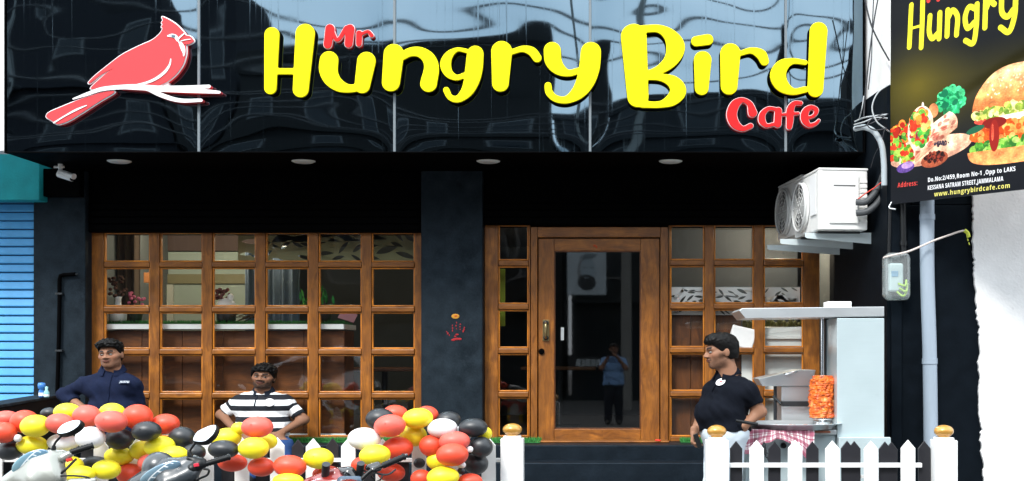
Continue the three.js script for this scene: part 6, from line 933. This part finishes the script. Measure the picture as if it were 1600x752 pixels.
// ---------- parked two-wheelers in front of the fence (only their handlebars reach into the picture) ----------
{
  const tyreM = rubberM, rimM = std({ color: rgb(0.3, 0.3, 0.31), metalness: 0.8, roughness: 0.35 });
  const wheel = (parent, x, z, r, w, yaw) => { const g = part('wheel', new THREE.TorusGeometry(r - w / 2, w / 2, 12, 36).scale(1, 1, 1.1).rotateY(Math.PI / 2 + yaw).translate(x, r, z), tyreM, parent); part('rim', [new THREE.CylinderGeometry(r - w, r - w, 0.05, 28, 1, true).rotateZ(Math.PI / 2).rotateY(yaw).translate(x, r, z), ...[0, 1, 2, 3, 4].map((i) => bx(-0.012, 0.012, -r + w, r - w, -0.02, 0.02, 0.004).rotateX(i * Math.PI / 2.5).rotateY(yaw).translate(x, r, z)), new THREE.CylinderGeometry(0.04, 0.04, 0.1, 16).rotateZ(Math.PI / 2).rotateY(yaw).translate(x, r, z)], rimM, g); };
  const field = (B, k, box) => { const lo = [99, 99, 99], hi = [-99, -99, -99]; for (const b of B) for (const e of b) for (let q = 0; q < 3; q++) { lo[q] = Math.min(lo[q], e[q] - e[3] - .03); hi[q] = Math.max(hi[q], e[q] + e[3] + .03); } return nets((x, y, z) => { let d = 1; for (const [a, b] of B) d = smin(d, cap3(x, y, z, a, b), k); return box ? box(d, x, y, z) : d; }, lo, hi, 0.009); };
  function rest(t, hx, hz, yaw, bodyM, seatM) {       // body behind the bars: shield, floor, seat, tail, wheels
    const bk = [Math.sin(yaw), Math.cos(yaw)], at = (f, y, s = 0) => [hx + bk[0] * f + bk[1] * s * 1.2, y, hz + bk[1] * f - bk[0] * s], c4 = (f, y, s, r) => [...at(f, y, s), r];
    part('leg_shield', field([[c4(-.06, .78, -.02, .10), c4(-.02, .36, 0, .16)], [c4(-.02, .5, -.14, .07), c4(-.02, .5, .14, .07)]], .06), bodyM, t);
    part('floorboard', field([[c4(0, .30, -.1, .06), c4(.45, .28, -.1, .06)], [c4(0, .30, .1, .06), c4(.45, .28, .1, .06)]], .05), blackPlastic, t);
    part('tail', field([[c4(.5, .40, 0, .15), c4(1.05, .5, 0, .1)], [c4(.45, .36, 0, .15), c4(.9, .4, 0, .13)]], .06), bodyM, t);
    part('seat', field([[c4(.5, .58, 0, .09), c4(1.1, .62, 0, .08)]], .05), seatM, t);
    part('front_mudguard', field([[c4(-.42, .44, 0, .07), c4(-.14, .5, 0, .08)]], .05), bodyM, t);
    part('fork', [rod(at(-.1, .8), at(-.28, .23), .03, .025)], darkSteel, t);
    const a = at(-.28, 0), b = at(.88, 0); wheel(t, a[0], a[2], .23, .09, yaw); wheel(t, b[0], b[2], .23, .1, yaw);
    part('stand', rod(at(.5, .2, -.15), at(.55, 0.0, -.28), .014), darkSteel, t);
  }
  const z1 = 4.9, q = (x, y, dz = 0, r = 0) => { const p = P(x, y, z1 + dz); return [p.x, p.y, p.z, r * SC(z1)]; }, q3 = (x, y, dz = 0) => P(x, y, z1 + dz);
  const chartM = (bg, fg) => phys({ map: canvasTex(256, 96, (x, w, h) => { const g = x.createLinearGradient(0, 0, w, 0); g.addColorStop(0, bg[0]); g.addColorStop(1, bg[1]); x.fillStyle = g; x.fillRect(0, 0, w, h); x.strokeStyle = fg; x.lineWidth = 4; x.beginPath(); x.arc(w * .4, h * 1.2, h * .95, 3.5, 5.9); x.stroke(); for (let i = 0; i < 11; i++) { const a = 3.6 + i * .22; x.beginPath(); x.moveTo(w * .4 + Math.cos(a) * h * .82, h * 1.2 + Math.sin(a) * h * .82); x.lineTo(w * .4 + Math.cos(a) * h * .95, h * 1.2 + Math.sin(a) * h * .95); x.stroke(); } x.fillStyle = fg; x.fillRect(w * .62, h * .4, w * .2, h * .22); }), roughness: 0.15, clearcoat: 1, clearcoatRoughness: 0.05 });
  const oval = (c, u, v, ru, rv, lift) => { const g = new THREE.SphereGeometry(1, 32, 20), U = u.clone().normalize(), N = u.clone().cross(v).normalize(), W = N.clone().cross(U); return g.scale(ru, rv, lift).applyMatrix4(new THREE.Matrix4().makeBasis(U, W, N).setPosition(c)); };
  function mirror(t, stem, c, shapePts, rot, tint) {
    part('mirror_stem', tube(stem, 0.0075, 24, 8), blackPlastic, t);
    const s = new THREE.Shape(); const pts = new THREE.CatmullRomCurve3(shapePts.map((p) => V(p[0], p[1], 0)), true, 'catmullrom', tint ? .35 : .5).getPoints(48); s.setFromPoints(pts.map((p) => new THREE.Vector2(p.x, p.y)));
    const g = new THREE.Group(); g.name = 'mirror'; g.position.copy(c); g.rotation.set(...rot); t.add(g);
    const sh = new THREE.ExtrudeGeometry(s, { depth: 0.02, bevelEnabled: true, bevelSize: 0.006, bevelThickness: 0.014, bevelSegments: 3 }).translate(0, 0, -0.03); part('shell', sh, blackPlastic, g);
    part('glass', new THREE.ExtrudeGeometry(s, { depth: 0.002, bevelEnabled: false }).scale(.97, .97, 1).translate(0, 0, 0.0045), std({ color: rgb(0.86, 0.9, 0.92), metalness: 1, roughness: 0.03 }), g);
  }
  const gripG = (a, b, r) => { const A = a, B = b, d = B.clone().sub(A), out = [rod(A, B, r, r, 16)]; for (let i = 0; i < 7; i++) out.push(rod(A.clone().addScaledVector(d, .08 + i * .12), A.clone().addScaledVector(d, .13 + i * .12), r * 1.12, r * 1.12, 14)); out.push(rod(B, B.clone().addScaledVector(d, .08), r * 1.25, r * 1.1, 14)); return out; };
  {
    const t = thing('scooter', 'pale silver scooter with oval mirror parked at the lower left', 'scooter'), s = SC(z1);
    const cream = phys({ color: rgb(0.30, 0.31, 0.28), roughness: 0.35, metalness: 0.35, clearcoat: 0.7, clearcoatRoughness: 0.15 });
    part('handlebar_cover', field([[q(18, 756, .03, 17), q(62, 729, 0, 22)], [q(62, 729, 0, 20), q(98, 712, -.02, 9)], [q(55, 752, .05, 22), q(84, 742, .02, 16)], [q(86, 748, .04, 13), q(80, 720, 0, 14)]], .05), cream, t);
    part('instrument_dial', oval(q3(47, 722, .055), q3(72, 708, .0).sub(q3(22, 737, .03)), V(0, .35, -1).normalize().cross(V(1, 0, 0)).negate(), 30 * s, 15 * s, .018), chartM(['#7fa3ac', '#4a74a4'], '#e8f2f6'), t);
    part('front_cover', field([[q(112, 756, .08, 8), q(146, 752, .06, 5)]], .02), cream, t);
    part('grip', gripG(q3(109, 707.5, .01), q3(143, 697, -.04), 4.6 * s), blackPlastic, t); part('grip', gripG(q3(0, 768, .05), q3(-34, 782, .1), 4.6 * s), blackPlastic, t);
    part('switch_housing', field([[q(98, 716, .02, 7), q(108, 710, .01, 6)]], .02), cream, t); part('switch', bx(-4.5 * s, 4.5 * s, -2.5 * s, 2.5 * s, -.01, .01, .003).rotateZ(.3).translate(...q(108, 719, .035).slice(0, 3)), std({ color: rgb(.6, .03, .02), roughness: .4 }), t);
    part('brake_lever', tube([q3(94, 741, .06), q3(104, 732, .05), q3(115, 721, 0), q3(118, 718, -.02)], 2 * s, 20, 8), blackPlastic, t); part('cable', tube([q3(95, 744, .07), q3(120, 744, .08), q3(140, 748, .07), q3(150, 760, .05)], 1.4 * s, 20, 6), blackPlastic, t);
    part('stem_boot', [rod(q3(83, 703, .0), q3(84, 697, .0), 4 * s, 3 * s)], blackPlastic, t);
    mirror(t, [q3(83.5, 698, 0), q3(86, 692, 0), q3(95, 682, 0), q3(103, 673, -.01)], q3(107.5, 668.5, 0), [[-18, -5], [-14, -10], [0, -9], [13, -2], [18, 6], [15, 11], [3, 11], [-12, 5]].map((p) => [p[0] * s, p[1] * s]), [-.5, -.15, 0], 0);
    rest(t, WX(62, z1), z1, .45, cream, blackPlastic);
  }
  {
    const t = thing('scooter', 'dark grey scooter with angular mirror parked right of the pale scooter', 'scooter'), s = SC(z1);
    const dark = phys({ color: rgb(0.032, 0.04, 0.047), roughness: 0.35, clearcoat: 0.5, clearcoatRoughness: 0.25 });
    part('handlebar_cover', field([[q(214, 758, .03, 13), q(262, 734, 0, 17)], [q(262, 734, 0, 16), q(303, 719, -.02, 8)], [q(262, 756, .05, 16), q(296, 742, .02, 13)], [q(290, 742, .02, 11), q(308, 728, 0, 10)]], .04), dark, t);
    part('visor', field([[q(202, 756, -.03, 6), q(240, 728, -.05, 5)], [q(240, 728, -.05, 5), q(292, 720, -.05, 4)]], .03), blackPlastic, t);
    part('instrument_dial', oval(q3(250, 739, .06), q3(276, 726, .03).sub(q3(222, 753, .05)), V(0, .35, -1).normalize().cross(V(1, 0, 0)).negate(), 34 * s, 12.5 * s, .018), chartM(['#76909c', '#4f6f8e'], '#eef4f8'), t);
    part('switch_housing', field([[q(300, 733, .03, 9), q(316, 725, .0, 8)], [q(296, 718, .0, 6), q(312, 722, 0, 7)]], .02), blackPlastic, t); part('switch', bx(-3.6 * s, 3.6 * s, -2.6 * s, 2.6 * s, -.01, .01, .003).rotateZ(.2).translate(...q(306.5, 727, .055).slice(0, 3)), std({ color: rgb(.7, .03, .06), roughness: .4 }), t);
    part('grip', gripG(q3(319, 726, .0), q3(356, 715, -.05), 4.4 * s), blackPlastic, t); part('grip', gripG(q3(196, 776, .05), q3(164, 790, .1), 4.4 * s), blackPlastic, t); part('bar_end', rod(q3(354, 715.5, -.048), q3(360, 714, -.055), 4.2 * s, 3.6 * s), darkSteel, t);
    part('brake_lever', tube([q3(318, 733, .04), q3(326, 735, .05), q3(324, 742, .05), q3(312, 748, .04), q3(300, 756, .03)], 1.8 * s, 24, 8), blackPlastic, t);
    part('stem_boot', field([[q(297, 714, 0, 5), q(295, 706, 0, 3.4)]], .01), blackPlastic, t);
    mirror(t, [q3(295.5, 706, 0), q3(300, 699, 0), q3(307, 690, 0), q3(312, 684, -.01)], q3(320, 678, 0), [[-17, -6], [-16, -12], [-6, -14], [4, -13], [14, -3], [17.5, 8], [15, 13.5], [4, 12], [-12, 4]].map((p) => [p[0] * s, p[1] * s]), [-.5, -.12, 0], 1);
    rest(t, WX(255, z1), z1, .42, dark, blackPlastic);
  }
  {
    const z = 4.75, t = thing('motorcycle', 'red and black motorcycle with bare handlebar parked before the balloons', 'motorcycle'), s = SC(z), m = (x, y, dz = 0, r = 0) => { const p = P(x, y, z + dz); return [p.x, p.y, p.z, r * s]; }, m3 = (x, y, dz = 0) => P(x, y, z + dz);
    const redM = phys({ color: rgb(0.22, 0.02, 0.015), roughness: 0.25, clearcoat: 0.8, clearcoatRoughness: 0.1 }), gloss = phys({ color: rgb(0.008, 0.009, 0.011), roughness: 0.15, clearcoat: 1 });
    part('cowl', field([[m(482, 756, 0, 9), m(524, 740, 0, 9)], [m(490, 764, .05, 14), m(530, 756, .03, 14)]], .03), redM, t);
    part('visor', field([[m(526, 735, -.03, 5), m(545, 740, 0, 11)], [m(545, 742, 0, 10), m(556, 754, .03, 8)]], .02), gloss, t);
    part('instrument_cluster', field([[m(535, 754, .06, 10), m(560, 752, .05, 8)]], .02), std({ color: rgb(0.05, 0.08, 0.12), roughness: .3 }), t);
    part('handlebar', [tube([m3(540, 772, .05), m3(562, 752, .06), m3(578, 737, .04), m3(598, 728, .02)], 3.2 * s, 20, 10), tube([m3(540, 772, .05), m3(520, 776, .07), m3(480, 790, .1)], 3.2 * s, 16, 10)], blackPlastic, t);
    part('grip', gripG(m3(597, 728.5, .02), m3(630, 714.5, -.04), 4.6 * s), blackPlastic, t); part('grip', gripG(m3(500, 785, .08), m3(470, 796, .12), 4.6 * s), blackPlastic, t); part('bar_end', rod(m3(630, 714.5, -.04), m3(637, 711.5, -.05), 3.4 * s, 3 * s), gloss, t);
    part('brake_cylinder', field([[m(575, 731, .0, 5), m(590, 727, 0, 5.5)], [m(582, 735, .03, 5), m(592, 732, .02, 5)]], .01), gloss, t);
    part('brake_lever', [tube([m3(586, 739, .02), m3(598, 742, .0), m3(608, 741, -.03), m3(618, 734, -.06)], 1.5 * s, 20, 8)], darkSteel, t);
    part('cable', [tube([m3(574, 738, .04), m3(566, 736, .0), m3(556, 744, -.04), m3(552, 760, -.04)], 1.5 * s, 20, 6), tube([m3(598, 742, .02), m3(594, 750, .03), m3(580, 756, .02), m3(570, 764, 0)], 1.3 * s, 20, 6), tube([m3(580, 745, .05), m3(584, 749, .03), m3(586, 756, .02)], 1.3 * s, 12, 6)], blackPlastic, t);
    const hx = WX(535, z), bk = [Math.sin(.35), Math.cos(.35)], at = (f, y, k = 0) => [hx + bk[0] * f + bk[1] * k * 1.2, y, z + bk[1] * f - bk[0] * k], c4 = (f, y, k, r) => [...at(f, y, k), r];
    part('tank', field([[c4(.3, .62, 0, .11), c4(.62, .58, 0, .1)]], .05), redM, t); part('seat', field([[c4(.75, .58, 0, .08), c4(1.3, .6, 0, .07)]], .05), blackPlastic, t);
    part('engine', [bx(-.13, .13, -.16, .16, -.2, .2, .04).rotateY(.35).translate(...at(.45, .38))], darkSteel, t); part('tail', field([[c4(1.2, .54, 0, .06), c4(1.5, .6, 0, .04)]], .03), redM, t);
    part('fork', [rod(at(.05, .8, .09), at(-.28, .3, .09), .025), rod(at(.05, .8, -.09), at(-.28, .3, -.09), .025)], darkSteel, t); part('exhaust', rod(at(.5, .25, .16), at(1.3, .34, .18), .03, .05), chromeM, t);
    const a = at(-.3, 0), b = at(1.0, 0); wheel(t, a[0], a[2], .3, .09, .35); wheel(t, b[0], b[2], .3, .11, .35);
  }
}
renderer.render(scene, camera);
